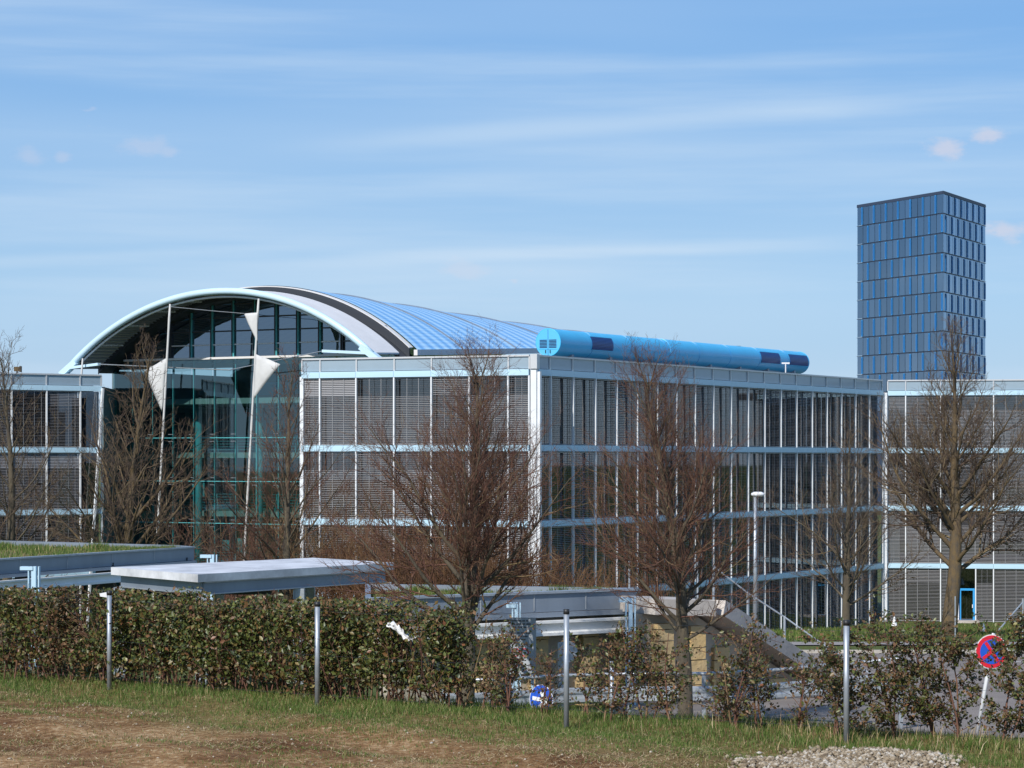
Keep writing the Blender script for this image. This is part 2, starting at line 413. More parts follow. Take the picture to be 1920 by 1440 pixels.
idx = np.arange(nx * ny).reshape(ny, nx)
faces = np.stack([idx[:-1, :-1], idx[:-1, 1:], idx[1:, 1:], idx[1:, :-1]], -1).reshape(-1, 4)
ground = np_mesh('ground', np.stack([XX, YY, ZZ], -1), faces, M['ground'], None, True)
tag(ground, kind='structure')
dv = fence_d(XX, YY)
lawn = smooth(0.4, 2.0, dv) * 1.0
lawn = np.maximum(lawn, smooth(-3.4, -1.2, dv + 0.8 * np.sin(XX * 1.1) + 0.5 * np.sin(XX * 2.7 + YY)) * 0.45)
la = ground.data.attributes.new("lawn", 'FLOAT', 'POINT'); la.data.foreach_set("value", lawn.ravel().astype(np.float32))

def sheet(name, poly_fn, xs_, ys_, m, dz):
    """a sheet following the ground, dz above it"""
    X, Y = np.meshgrid(xs_, ys_); X, Y = poly_fn(X, Y)
    Z = ground_z(X, Y) + dz
    a, b = X.shape; id_ = np.arange(a * b).reshape(a, b)
    f = np.stack([id_[:-1, :-1], id_[:-1, 1:], id_[1:, 1:], id_[1:, :-1]], -1).reshape(-1, 4)
    return np_mesh(name, np.stack([X, Y, Z], -1), f, m, None, True)
def road_map(U, V):           # U 0..1 across, V along the depth
    left = 1.2 + (V - 40) * 0.10; right = 60.0
    return left + (right - left) * U, V
road = tag(sheet('road', road_map, np.linspace(0, 1, 60), np.arange(40.0, 92, 0.5), M['asphalt'], 0.03), kind='structure')
pav = tag(sheet('pavement', lambda U, V: (7 + 60 * U, V), np.linspace(0, 1, 30), np.linspace(104, 110, 6), M['pavement'], 0.05), kind='structure')
# kerb along the far side of the road
kb = MB()
for k in range(26):
    x0 = 6.6 + k * 2.0
    kb.box((x0 + 1.0, 92.1, gz(x0, 92.1) + 0.06), (1.97, 0.18, 0.16))
tag(kb.build('kerb', M['concrete']), kind='structure')
# painted lines
def line_strip(x0, y0, x1, y1, w, name='road_marking'):
    mb = MB(); n = 8; d = Vector((x1 - x0, y1 - y0)).normalized(); s = Vector((-d.y, d.x)) * w / 2
    for k in range(n):
        a = Vector((x0, y0)).lerp(Vector((x1, y1)), k / n); b = Vector((x0, y0)).lerp(Vector((x1, y1)), (k + 1) / n)
        q = [(a - s), (b - s), (b + s), (a + s)]
        mb.quad(*[(p.x, p.y, gz(p.x, p.y) + 0.036) for p in q])
    return tag(mb.build(name, M['paint'], road), None)
def road_pt(px, py):
    Y = 50.0
    for _ in range(40):
        Y = (CZ - gz((px - 960) / F * Y, Y)) * F / (py - HZ)
    return (px - 960) / F * Y, Y
for (a, b) in (((1690, 1236), (1772, 1238)), ((1868, 1241), (1990, 1246)), ((1400, 1369), (1458, 1363)), ((1560, 1232), (1620, 1234))):
    p = road_pt(*a); q = road_pt(*b)
    line_strip(p[0], p[1], q[0], q[1], 0.22)

# ------------------------------------------------------------------ office buildings
LEV = [3.47, 7.22, 10.97, 14.72]     # underside of each pale blue band
BAND = 0.31
PAR_TOP = 15.74
def along(A, B, px):
    u = (px - 960.0) / F; d = (B - A).normalized()
    s = (u * A.y - A.x) / (d.x - u * d.y); return s

def blind_mesh(name, tilts):
    mb = MB(); n = len(tilts); p = 1.0 / n
    for i, t in enumerate(tilts):
        z = (i + 0.5) * p; dy = 0.040 * math.cos(t); dz = 0.040 * math.sin(t) / 3.4
        mb.quad((0, -dy, z - dz), (1, -dy, z - dz), (1, dy, z + dz), (0, dy, z + dz))
    for x in (0.33, 0.66):
        mb.quad((x - 0.006, -0.047, 0), (x + 0.006, -0.047, 0), (x + 0.006, -0.047, 1), (x - 0.006, -0.047, 1))
    mb.box((0.5, 0, 0.004), (1.0, 0.06, 0.010)).box((0.5, 0, 0.992), (1.0, 0.09, 0.016))
    me = mb.mesh(name); me.materials.append(M['blind']); return me
R = math.radians
def tl(lo, hi, n=37, cut=27): return [R(lo) + R(2.5) * math.sin(i * 2.1) for i in range(cut)] + [R(hi) + R(2) * math.sin(i * 1.7) for i in range(n - cut)]
BL = [blind_mesh('blind_slats', tl(20, 20)), blind_mesh('blind_slats', tl(23, 52)), blind_mesh('blind_slats', tl(22, 5)),
      blind_mesh('blind_slats', tl(15, 26)), blind_mesh('blind_slats', tl(30, 12)), blind_mesh('blind_slats', tl(8, 8))]
um = MB(); um.box((0.5, 0, 0.5), (1, 0.02, 1)); PANE = um.mesh('pane'); PANE.materials.append(M['pane'])
um = MB(); um.box((0.5, 0, 0.5), (1, 1, 1)); UBOX = {}
def ubox(m):
    if m not in UBOX:
        q = MB(); q.box((0, 0, 0.5), (1, 1, 1)); me = q.mesh('unit_' + m); me.materials.append(M[m]); UBOX[m] = me
    return UBOX[m]

def facade(root, A, B, mull, choose, floors=range(4), ground_mull=None, top_parapet=True, skip_blind=(), skip_pane=(), fin=0.12, fin_out=0.06, fin_w=0.075):
    """A,B plan points left to right as seen from outside; mull: distances along A-B"""
    d = (B - A).normalized(); n = Vector((d.y, -d.x))      # outward, towards the viewer
    ang = math.atan2(d.y, d.x)
    def pt(s, o, z): return Vector((A.x + d.x * s + n.x * o, A.y + d.y * s + n.y * o, z))
    for k in floors:
        z0 = 0.0 if k == 0 else LEV[k - 1] + BAND; z1 = LEV[k]
        ml = ground_mull if (k == 0 and ground_mull) else mull
        for i in range(len(ml) - 1):
            a, b = ml[i], ml[i + 1]
            if (k, i) not in skip_pane:
                place('pane', PANE, root, pt(a + 0.03, -0.34, z0 + 0.02), ang, (b - a - 0.06, 1, z1 - z0 - 0.04))
            if (k, i) not in skip_blind:
                place('blind', BL[choose(k, i)], root, pt(a + 0.06, -0.06, z0 + 0.03), ang, (b - a - 0.12, 1, z1 - z0 - 0.05))
        for i, a in enumerate(ml):
            place('mullion', ubox('white'), root, pt(a, fin_out - fin / 2, z0 + 0.003), ang, (fin_w, fin, z1 - z0 - 0.006))
    for k in floors:
        z1 = LEV[k]
        for i in range(len(mull) - 1):
            a, b = mull[i], mull[i + 1]
            place('fascia_panel', ubox('fascia'), root, pt((a + b) / 2, -0.09, z1), ang, (b - a - 0.012, 0.34, BAND))
    if top_parapet:
        zt = LEV[3] + BAND
        for i in range(len(mull) - 1):
            a, b = mull[i], mull[i + 1]
            place('parapet_panel', ubox('parapet'), root, pt((a + b) / 2, -0.06, zt + 0.03), ang, (b - a - 0.10, 0.03, PAR_TOP - zt - 0.12))
            place('parapet_post', ubox('rail'), root, pt(a, -0.04, zt + 0.004), ang, (0.075, 0.10, PAR_TOP - zt - 0.095))
        place('parapet_post', ubox('rail'), root, pt(mull[-1], -0.04, zt + 0.004), ang, (0.075, 0.10, PAR_TOP - zt - 0.095))
        m0, m1_ = mull[0], mull[-1]
        place('parapet_rail', ubox('rail'), root, pt((m0 + m1_) / 2, -0.04, PAR_TOP - 0.088), ang, (m1_ - m0, 0.14, 0.088))
    return pt, ang

def slabs(root, poly_fn, name='floor_slab'):
    """dark rooms behind the glass: floor slabs and a back wall"""
    for k in range(4):
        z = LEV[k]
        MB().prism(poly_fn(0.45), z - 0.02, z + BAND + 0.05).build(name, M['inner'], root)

L = Vector((-10.79, 121.6)); C = Vector((1.13, 116.8)); Fp = Vector((24.37, 154.6))
# --- central block: bright front and the long side in grazing light
cen = thing('office_building', (C.x, C.y, 0), 'four storey glass office block whose corner column and long blinded side face the road', 'office building')
mF = [0.0] + [along(L, C, p) for p in (600, 668, 739, 809, 880, 953)] + [(C - L).length - 0.30]
random.seed(3)
front_pick = {(3, 0): 1, (3, 1): 1, (3, 2): 2, (3, 3): 2, (3, 4): 3, (2, 0): 2, (2, 1): 2, (2, 2): 0, (2, 3): 4, (2, 4): 4}
facade(cen, L, C, mF, lambda k, i: front_pick.get((k, i), (0, 4, 2, 3)[(i * 3 + k) % 4]))
wing_px = [1031.3, 1074, 1115.7, 1155.7, 1194.3, 1231.7, 1267.7, 1302.7, 1337, 1370.3, 1402.3, 1433.3, 1463.7, 1493, 1522.3, 1550, 1577, 1603.5, 1629.4, 1654.4]
mW = [0.28] + [along(C, Fp, p) for p in wing_px]
facade(cen, C, Fp, mW, lambda k, i: (5, 0, 5, 3, 5)[(i * 7 + k * 3 + (i * i) % 3) % 5], fin=0.14, fin_out=0.078, fin_w=0.07)
# corner column
dl = (C - L).normalized(); dw = (Fp - C).normalized()
cc = MB(); cc.box((C.x - 0.02, C.y + 0.16, 7.72), (0.30, 0.30, 15.44), (dl.x, dl.y, 0), (-dl.y, dl.x, 0)); cc.build('corner_column', M['white'], cen)
cc = MB(); cc.box((C.x + dw.x * 0.16 + 0.10, C.y + dw.y * 0.16 - 0.02, 7.45), (0.16, 0.26, 14.9), (dw.x, dw.y, 0), (-dw.y, dw.x, 0)); cc.build('corner_trim', M['white'], cen)
cc = MB(); cc.box((C.x - 0.0, C.y + 0.10, 15.40), (0.36, 0.36, 0.72), (dl.x, dl.y, 0), (-dl.y, dl.x, 0)); cc.build('parapet_corner', M['rail'], cen)
MB().box((L.x + 0.05, L.y + 0.1, 7.4), (0.20, 0.34, 14.8), (dl.x, dl.y, 0), (-dl.y, dl.x, 0)).build('edge_column', M['white'], cen)
nF = Vector((-dl.y, dl.x)); nW = Vector((-dw.y, dw.x))       # inward
G = Fp + (L - C)
def cpoly(o):
    return [(L.x + nF.x * o + 0.3, L.y + nF.y * o), (C.x + nF.x * o * 0.5 + nW.x * o * 0.6, C.y + nF.y * o + 0.1), (Fp.x + nW.x * o, Fp.y + nW.y * o), (G.x, G.y)]
slabs(cen, cpoly)
MB().prism(cpoly(0.5), LEV[3] + BAND + 0.06, LEV[3] + BAND + 0.16).build('roof_deck', M['roof_grey'], cen)
inn = [(L.x + nF.x * 6.5, L.y + nF.y * 6.5), (C.x - 4.2, C.y + 7.0), (Fp.x + nW.x * 5 - 1.5, Fp.y + nW.y * 5 - 2), (G.x, G.y)]
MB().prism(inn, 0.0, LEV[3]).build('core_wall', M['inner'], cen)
MB().prism([(L.x + 0.05, L.y + 0.5), (L.x + 0.25, L.y + 0.42), (G.x, G.y - 0.5), (G.x - 0.3, G.y - 0.2)], 0, LEV[3]).build('side_wall', M['concrete'], cen)
# partitions and blue doors seen dimly behind the side blinds
random.seed(21)
for k in range(4):
    z0 = 0.05 if k == 0 else LEV[k - 1] + BAND + 0.06
    for i in range(0, len(mW) - 1):
        s = (mW[i] + mW[i + 1]) / 2 + random.uniform(-0.4, 0.4)
        p = C + dw * s + nW * (1.0 + random.random() * 1.5)
        if random.random() < 0.5:
            o = place('partition', ubox('room_white'), cen, (p.x, p.y, z0), math.atan2(dw.y, dw.x), (random.uniform(0.12, 0.5), 0.08, 2.9))
        elif random.random() < 0.5:
            o = place('door_leaf', ubox('room_blue'), cen, (p.x, p.y, z0), math.atan2(dw.y, dw.x), (0.8, 0.06, random.choice((2.1, 2.4))))

# --- right block, frontal
Re = Vector((34.9, 152.85)); dR = (Re - Fp).normalized(); Rend = Fp + dR * 14.0
rb = thing('office_building', (Fp.x, Fp.y, 0), 'office block at the right edge with the bright blue door at ground level', 'office building')
A_ = Fp + dR * 0.0
up = [along(A_, Rend, p) for p in (1664.5, 1698, 1763.5, 1862.8, 1928)]; up.append(up[-1] + 2.3)
gm = [along(A_, Rend, p) for p in (1664.5, 1698, 1763.5, 1797, 1829.4, 1862.8, 1928)]; gm.append(gm[-1] + 2.3)
ptR, angR = facade(rb, A_, Rend, up, lambda k, i: (0, 3, 0, 4, 2)[(i + 2 * k) % 5], ground_mull=gm, skip_blind={(0, 3)}, skip_pane={(0, 3)})
nR = Vector((-dR.y, dR.x))
rp = lambda o: [(A_.x + nR.x * o + 0.2, A_.y + nR.y * o), (Rend.x + nR.x * o, Rend.y + nR.y * o), (Rend.x + nR.x * 16, Rend.y + nR.y * 16), (A_.x + nR.x * 16, A_.y + nR.y * 16)]
slabs(rb, rp)
MB().prism(rp(0.5), LEV[3] + BAND + 0.06, LEV[3] + BAND + 0.16).build('roof_deck', M['roof_grey'], rb)
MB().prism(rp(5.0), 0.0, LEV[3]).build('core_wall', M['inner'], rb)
MB().box((Fp.x - 0.05, Fp.y - 0.16, 7.45), (0.26, 0.22, 14.9)).build('corner_column', M['white'], rb)
q = ptR(up[0] + 0.45, -0.22, 0); MB().box((q.x, q.y, 5.4), (0.62, 0.05, 3.4), (dR.x, dR.y, 0), (-dR.y, dR.x, 0)).build('wall_panel', M['room_white'], rb)
# pale office furniture and screens inside
random.seed(8)
for k in range(3):
    z0 = 0.05 if k == 0 else LEV[k - 1] + BAND + 0.06
    for i in range(9):
        s = random.uniform(up[2] + 1, up[-1]); q = ptR(s, -random.uniform(1.2, 3.5), z0)
        place('partition', ubox('room_white'), rb, (q.x, q.y, z0 + (0.9 if i % 3 == 0 else 0.0)), angR, (random.uniform(0.15, 0.7), 0.07, random.uniform(1.2, 2.6)))
# blue door
dm = (gm[3] + gm[4]) / 2; dwid = gm[4] - gm[3]
q = ptR(dm, -0.20, 0)
dr = MB(); ex = (dR.x, dR.y, 0); ey = (-dR.y, dR.x, 0)
for sx in (-1, 1):
    c_ = ptR(dm + sx * (dwid / 2 - 0.11), -0.20, 1.0); dr.box((c_.x, c_.y, 1.02), (0.13, 0.12, 2.04), ex, ey)
for z in (0.06, 2.1): dr.box((q.x, q.y, z), (dwid - 0.1, 0.125, 0.14), ex, ey)
door = dr.build('door', M['door_blue'], rb)
c_ = ptR(dm, -0.20, 0); MB().box((c_.x, c_.y, 1.08), (dwid - 0.36, 0.03, 1.9), ex, ey).build('door_pane', M['pane'], door)
c_ = ptR(dm + dwid / 2 - 0.2, -0.10, 0); MB().box((c_.x, c_.y, 1.02), (0.05, 0.07, 0.22), ex, ey).build('door_handle', M['sign_white'], door)
c_ = ptR(dm, -0.20, 0); MB().box((c_.x, c_.y, 2.80), (dwid - 0.1, 0.03, 1.24), ex, ey).build('transom_pane', M['pane'], rb)
c_ = ptR(dm, 0.6, 0); MB().box((c_.x, c_.y, 0.06), (1.5, 1.2, 0.14), ex, ey).build('doorstep', M['concrete'], rb)

# --- left block
La = Vector((-33.9, 138.6)); Lb = Vector((-25.1, 144.8)); dL = (Lb - La).normalized()
lb = thing('office_building', (La.x, La.y, 0), 'office block at the left edge beside the arched glass hall', 'office building')
lm = [along(La, Lb, p) for p in (-108, -44, 21.7, 87.3, 150.5)]; lend = (Lb - La).length
lmm = lm + [lend]
ptL, angL = facade(lb, La, Lb, lmm, lambda k, i: (5, 3, 0, 5, 3)[(i + k * 2) % 5] if k != 2 else 1, skip_blind={(0, 4), (1, 4), (2, 4), (3, 4)})
nL = Vector((-dL.y, dL.x))
lp = lambda o: [(La.x + nL.x * o, La.y + nL.y * o), (Lb.x + nL.x * o - 0.3, Lb.y + nL.y * o), (Lb.x + nL.x * 16, Lb.y + nL.y * 16), (La.x + nL.x * 16, La.y + nL.y * 16)]
slabs(lb, lp)
MB().prism(lp(0.5), LEV[3] + BAND + 0.06, LEV[3] + BAND + 0.16).build('roof_deck', M['roof_grey'], lb)
MB().prism(lp(5.5), 0.0, LEV[3]).build('core_wall', M['inner'], lb)
random.seed(4)
for k in range(4):
    z0 = 0.05 if k == 0 else LEV[k - 1] + BAND + 0.06
    q = ptL(lend - 0.8, -1.5, z0); place('partition', ubox('room_white'), lb, (q.x, q.y, z0), angL, (0.9, 0.08, 3.0))
    for i in range(5):
        q = ptL(random.uniform(lm[1], lend), -random.uniform(1.5, 4), z0); place('partition', ubox('room_white'), lb, (q.x, q.y, z0 + (i % 2) * 0.8), angL, (random.uniform(0.15, 0.5), 0.07, random.uniform(1.0, 2.2)))
MB().beam((Lb.x + 0.1, Lb.y - 0.1, 14.9), (Lb.x - 0.75, Lb.y - 0.9, 0.0), 0.13, 0.13).build('leaning_edge_post', M['white'], lb)
MB().prism([(Lb.x - 0.1, Lb.y + 0.35), (Lb.x + 0.06, Lb.y + 0.35), (-25.3, 151.0), (-25.6, 151.0)], 0, 15.0).build('link_wall', M['hall_wall'], lb)

# ------------------------------------------------------------------ arched hall
R0 = Vector((-8.05, 136.0)); L0 = Vector((-27.62, 147.3)); HE = (R0 - L0).normalized(); HA = Vector((-HE.y, HE.x)); HM = (R0 + L0) / 2; HC = (R0 - L0).length
hall = thing('arched_hall', (HM.x, HM.y, 0), 'glass hall with a pale blue tubular arch and blue scaled vault roof', 'hall')
def hp(s, t, z): return Vector((HM.x + HE.x * s + HA.x * t, HM.y + HE.y * s + HA.y * t, z))
def arc_z(s, half, z_eave, z_top):
    rise = z_top - z_eave; Rr = (half * half + rise * rise) / (2 * rise); return z_top - Rr + math.sqrt(max(Rr * Rr - s * s, 0))
HALF = HC / 2; TILT = 0.43
def z_tilt(s): return CZ + TILT * s / HC
def tube_z(s): return z_tilt(s) + arc_z(s, HALF, 5.79, 10.0)
N = 48; SS = [-HALF + HC * i / N for i in range(N + 1)]
MB().tube([hp(s, 0, tube_z(s)) for s in SS], 0.20, 12).build('arch_tube', M['hall_tube'], hall, True)
MB().tube([hp(s, 0.25, tube_z(s) - 0.32) for s in SS[2:-2]], 0.07, 6).build('edge_trim', M['white'], hall, True)
# overhanging front of the vault: cream top, ribbed underside
def shell(t0, t1, lift0, lift1, thick, m, name, s0=0, s1=N):
    mb = MB()
    for i in range(s0, s1):
        a, b = SS[i], SS[i + 1]
        top = [hp(a, t0, tube_z(a) + lift0), hp(b, t0, tube_z(b) + lift0), hp(b, t1, tube_z(b) + lift1), hp(a, t1, tube_z(a) + lift1)]
        bot = [p - Vector((0, 0, thick)) for p in top]
        mb.hexa(bot + top)
    return mb.build(name, m, hall)
shell(0.15, 2.9, 0.10, 0.20, 0.10, M['cream'], 'overhang_sheet')
shell(2.87, 2.93, 0.11, 0.11, 0.34, M['dark'], 'gutter_wall')
shell(2.93, 4.7, -0.12, -0.08, 0.06, M['dark'], 'gutter')
shell(4.0, 4.08, 0.50, 0.50, 0.58, M['dark'], 'rim_upstand')
shell(4.0, 4.45, 0.56, 0.58, 0.055, M['cream'], 'roof_rim')
rib = MB()
for i in range(0, 90):
    s = -HALF + HC * (i + 0.5) / 90
    rib.beam(hp(s, 0.25, tube_z(s) - 0.06), hp(s, 2.85, tube_z(s) + 0.03), 0.10, 0.07)
rib.build('soffit_ribs', M['soffit'], hall)['kind'] = 'stuff'
for i in range(1, 11):
    s = -HALF + HC * i / 11
    mb = MB()
    for j in range(10): mb.box(hp(s, 0.5 + j * 0.25, tube_z(s) - 0.12 + 0.01 * j), (0.10, 0.12, 0.10), (HE.x, HE.y, 0), (HA.x, HA.y, 0))
    mb.build('soffit_lights', M['sign_white'], hall)['kind'] = 'stuff'
# vault roof behind, with blue scales
def tile_mat():
    m = bpy.data.materials.new('blue_scales'); m.use_nodes = True
    n, l = m.node_tree.nodes, m.node_tree.links
    b = n["Principled BSDF"]; b.inputs["Roughness"].default_value = 0.45
    uv = n.new("ShaderNodeUVMap")
    def wave(dr, sc_, dist):
        w_ = n.new("ShaderNodeTexWave"); w_.bands_direction = dr; w_.inputs["Scale"].default_value = sc_
        w_.inputs["Distortion"].default_value = dist; w_.inputs["Detail"].default_value = 2; w_.inputs["Detail Scale"].default_value = 1.5
        l.new(uv.outputs[0], w_.inputs["Vector"]); return w_.outputs["Fac"]
    mx = n.new("ShaderNodeMix"); mx.data_type = 'RGBA'; l.new(wave('Y', 0.31, 1.6), mx.inputs[0])
    mx.inputs[6].default_value = (0.17, 0.42, 0.74, 1); mx.inputs[7].default_value = (0.44, 0.68, 0.90, 1)
    m3 = n.new("ShaderNodeMix"); m3.data_type = 'RGBA'; m3.blend_type = 'MULTIPLY'; m3.inputs[0].default_value = 0.35
    rr = n.new("ShaderNodeMapRange"); rr.inputs[3].default_value = 0.55; rr.inputs[4].default_value = 1.0
    l.new(wave('X', 1.1, 0.6), rr.inputs[0]); l.new(mx.outputs[2], m3.inputs[6]); l.new(rr.outputs[0], m3.inputs[7])
    l.new(m3.outputs[2], b.inputs["Base Color"])
    return m
M['tiles'] = tile_mat()
NT = 40; T0, T1 = 4.35, 50.0
def vault(s, t):
    half = HALF + 0.35
    ze = 6.12 + 0.046 * (t - 2.4); zt = 10.62 - 0.0400 * (t - 4)
    return hp(s, t, z_tilt(s) + arc_z(s, half, ze, max(zt, ze + 0.4)))
vs, fs, uvs = [], [], []
SV = [-(HALF + 0.35) + (HC + 0.7) * i / N for i in range(N + 1)]
for j in range(NT + 1):
    t = T0 + (T1 - T0) * j / NT
    for i in range(N + 1): vs.append(vault(SV[i], t)); uvs.append((SV[i], t))
for j in range(NT):
    for i in range(N):
        a = j * (N + 1) + i; fs.append((a, a + 1, a + N + 2, a + N + 1))
me = bpy.data.meshes.new('vault_roof'); me.from_pydata([tuple(v) for v in vs], [], fs); me.update()
ul = me.uv_layers.new(name='UVMap')
for lp_ in me.loops: ul.data[lp_.index].uv = uvs[lp_.vertex_index]
me.shade_smooth()
link('vault_roof', me, M['tiles'], hall)
for t in (9.5, 16, 22.5, 29, 35.5):
    MB().tube([vault(s, t) + Vector((0, 0, 0.04)) for s in SV], 0.05, 5).build('roof_rib', M['zinc'], hall)
ev = MB()
for j in range(NT):
    t0 = T0 - 0.4 + (T1 - T0) * j / NT; t1 = T0 - 0.4 + (T1 - T0) * (j + 1) / NT
    for sgn in (-1, 1):
        s = sgn * (HALF + 0.35); a = vault(s, t0); b = vault(s, t1); o = Vector((HE.x * sgn, HE.y * sgn, 0)) * 0.25; d_ = Vector((0, 0, -0.34))
        ev.hexa([a + d_, b + d_, b + d_ + o, a + d_ + o, a, b, b + o, a + o] if sgn < 0 else [a + d_, a + d_ + o, b + d_ + o, b + d_, a, a + o, b + o, b])
ev.build('eaves_trim', M['cream'], hall)
# arch feet with struts
for sg, base in ((-1, 14.9), (1, 0.0)):
    s = sg * HALF; z = tube_z(s); p = hp(s, 0, z)
    MB().box((p.x, p.y, (base + z) / 2 - 0.15), (0.7, 0.7, z - base - 0.3), (HE.x, HE.y, 0), (HA.x, HA.y, 0)).build('arch_plinth', M['concrete'] if sg > 0 else M['hall_tube'], hall)
    MB().beam(p + Vector((0, 0, 0.05)), hp(s - sg * 3.0, -0.6, z + 0.22), 0.26, 0.16).build('tie_strut', M['hall_tube'], hall)
    MB().beam(hp(s - sg * 0.7, 0, z + 0.45), hp(s + sg * 0.5, 0, z - 0.35), 0.42, 0.36).build('arch_shoe', M['hall_tube'], hall)
    MB().tube([hp(s - sg * 3.0, -0.6, z + 0.22), hp(0, 1.5, CZ + 5.35)], 0.03, 5).build('tie_rod', M['steel'], hall)
# gable glazing: sill at z_s, dark frames above
TG = 4.15; ZS = CZ + (860 - 671) / F * 146.0
def glass_top(s): return tube_z(s) - 0.10
def gpt(s, z, o=0.0): return hp(s, TG - o, z)
bay = 1.62; nb = int(HC / bay / 2) + 1
rows = [ZS + k * 0.83 for k in range(7)]
for b_ in range(-nb, nb):
    s0, s1 = max(b_ * bay, -HALF + 0.1), min((b_ + 1) * bay, HALF - 0.1)
    if s1 - s0 < 0.2: continue
    for r in range(6):
        za = rows[r]; zb0 = min(rows[r + 1], glass_top(s0)); zb1 = min(rows[r + 1], glass_top(s1))
        if max(zb0, zb1) <= za + 0.05: continue
        zb0 = max(zb0, za + 0.01); zb1 = max(zb1, za + 0.01)
        MB().quad(gpt(s0 + 0.08, za + 0.05), gpt(s1 - 0.08, za + 0.05), gpt(s1 - 0.08, zb1 - 0.03), gpt(s0 + 0.08, zb0 - 0.03)).build('gable_pane', M['gable_glass'], hall)
        tr_m = M['rail'] if (r == 1 and abs(b_ + 0.5) < 4.5) else M['dark']
        if r > 0 and min(zb0, zb1) > za + 0.1:
            MB().beam(gpt(s0 + 0.08, za, 0.05), gpt(s1 - 0.08, za, 0.05), 0.10, 0.07).build('transom', tr_m, hall)
for b_ in range(-nb, nb + 1):
    s = b_ * bay
    if abs(s) > HALF - 0.6: continue
    zt = glass_top(s)
    if zt > ZS + 0.3:
        MB().beam(gpt(s - 0.06, ZS, 0.06), gpt(s - 0.06, zt, 0.06), 0.07, 0.16, up=(HA.x, HA.y, 0)).build('gable_mullion', M['dark'], hall)
        MB().beam(gpt(s + 0.06, ZS, 0.06), gpt(s + 0.06, zt, 0.06), 0.07, 0.16, up=(HA.x, HA.y, 0)).build('gable_mullion', M['teal'] if abs(b_) < 4 else M['dark'], hall)
MB().beam(gpt(-HALF + 1.2, ZS, 0.12), gpt(HALF - 0.5, ZS, 0.12), 0.22, 0.13).build('sill_beam', M['cream'], hall)
# frameless glass below the sill
zr = [0.0, 3.75, 6.6, 9.2, 11.9, ZS - 0.08]
for b_ in range(-nb, nb):
    s0, s1 = max(b_ * bay, -HALF + 0.15), min((b_ + 1) * bay, HALF - 0.1)
    if s1 - s0 < 0.2: continue
    for r in range(5):
        MB().quad(gpt(s0 + 0.012, zr[r] + 0.012), gpt(s1 - 0.012, zr[r] + 0.012), gpt(s1 - 0.012, zr[r + 1] - 0.012), gpt(s0 + 0.012, zr[r + 1] - 0.012)).build('hall_pane', M['hall_glass'], hall)
        if r > 0: MB().beam(gpt(s0, zr[r], 0.02), gpt(s1, zr[r], 0.02), 0.03, 0.035).build('glass_joint', M['teal'], hall)
        if r > 0:
            mb = MB()
            for dz in (-0.22, 0.22):
                mb.beam(gpt(s0 - 0.19, zr[r] + dz, 0.05), gpt(s0 + 0.19, zr[r] + dz, 0.05), 0.025, 0.025)
            mb.build('glass_clamp', M['steel'], hall)['kind'] = 'stuff'
    MB().beam(gpt(s0, 0, -0.25), gpt(s0, ZS, -0.25), 0.05, 0.16, up=(HA.x, HA.y, 0)).build('glass_fin', M['teal'], hall)
# inside: galleries with railings, round columns, back wall, blue roof lights
for zf in (3.5, 7.25, 11.0, 14.4):
    mb = MB(); a0, a1 = -HALF + 0.3, HALF - 0.3; tf = 8.5 if zf < 12 else 6.0
    mb.hexa([hp(a0, tf, zf - 0.35), hp(a1, tf, zf - 0.35), hp(a1, 17, zf - 0.35), hp(a0, 17, zf - 0.35), hp(a0, tf, zf), hp(a1, tf, zf), hp(a1, 17, zf), hp(a0, 17, zf)])
    mb.build('gallery_slab', M['slab'], hall)
    if zf < 12:
        rl = MB()
        for j in range(6): rl.beam(hp(a0, tf + 0.1, zf + 0.18 * (j + 1)), hp(a1, tf + 0.1, zf + 0.18 * (j + 1)), 0.025, 0.025)
        for j in range(15):
            s = a0 + (a1 - a0) * j / 14; rl.beam(hp(s - 0.12, tf + 0.1, zf), hp(s, tf + 0.1, zf + 1.1), 0.05, 0.04); rl.beam(hp(s + 0.12, tf + 0.1, zf), hp(s, tf + 0.1, zf + 1.1), 0.05, 0.04)
        rl.build('railing', M['teal'], hall)
for s in (-7.0, -2.2, 2.6, 7.4):
    MB().tube([hp(s, 7.6, 0), hp(s, 7.6, 14.0)], 0.24, 12).build('round_column', M['teal'], hall, True)
MB().hexa([hp(-HALF, 17, 0), hp(HALF, 17, 0), hp(HALF, 17.3, 0), hp(-HALF, 17.3, 0), hp(-HALF, 17, 17), hp(HALF, 17, 17), hp(HALF, 17.3, 17), hp(-HALF, 17.3, 17)]).build('back_wall', M['hall_wall'], hall)
for s0, s1 in ((-9, -6.4), (-3.4, -1.6), (-1.2, 0.4), (2.5, 6.0)):
    MB().quad(hp(s0, 16.5, 14.9), hp(s1, 16.5, 14.9), hp(s1 + 0.2, 16.5, 15.75), hp(s0 + 0.4, 16.5, 15.75)).build('blue_light_panel', M['blue_tube'], hall)
MB().hexa([hp(-HALF, 4.4, -0.05), hp(HALF, 4.4, -0.05), hp(HALF, 17, -0.05), hp(-HALF, 17, -0.05), hp(-HALF, 4.4, 0.05), hp(HALF, 4.4, 0.05), hp(HALF, 17, 0.05), hp(-HALF, 17, 0.05)]).build('hall_floor', M['slab'], hall)
sw = MB(); sw.hexa([hp(-HALF - 0.3, 4.6, 0), hp(-HALF, 4.6, 0), hp(-HALF, 17, 0), hp(-HALF - 0.3, 17, 0), hp(-HALF - 0.3, 4.6, 16.2), hp(-HALF, 4.6, 16.2), hp(-HALF, 17, 16.2), hp(-HALF - 0.3, 17, 16.2)]); sw.build('side_wall', M['hall_wall'], hall)
for zf in (3.2, 6.95, 10.7, 14.2): MB().beam(hp(-HALF + 0.02, 4.8, zf), hp(-HALF + 0.02, 16.9, zf), 0.14, 0.5).build('wall_band', M['slab'], hall)
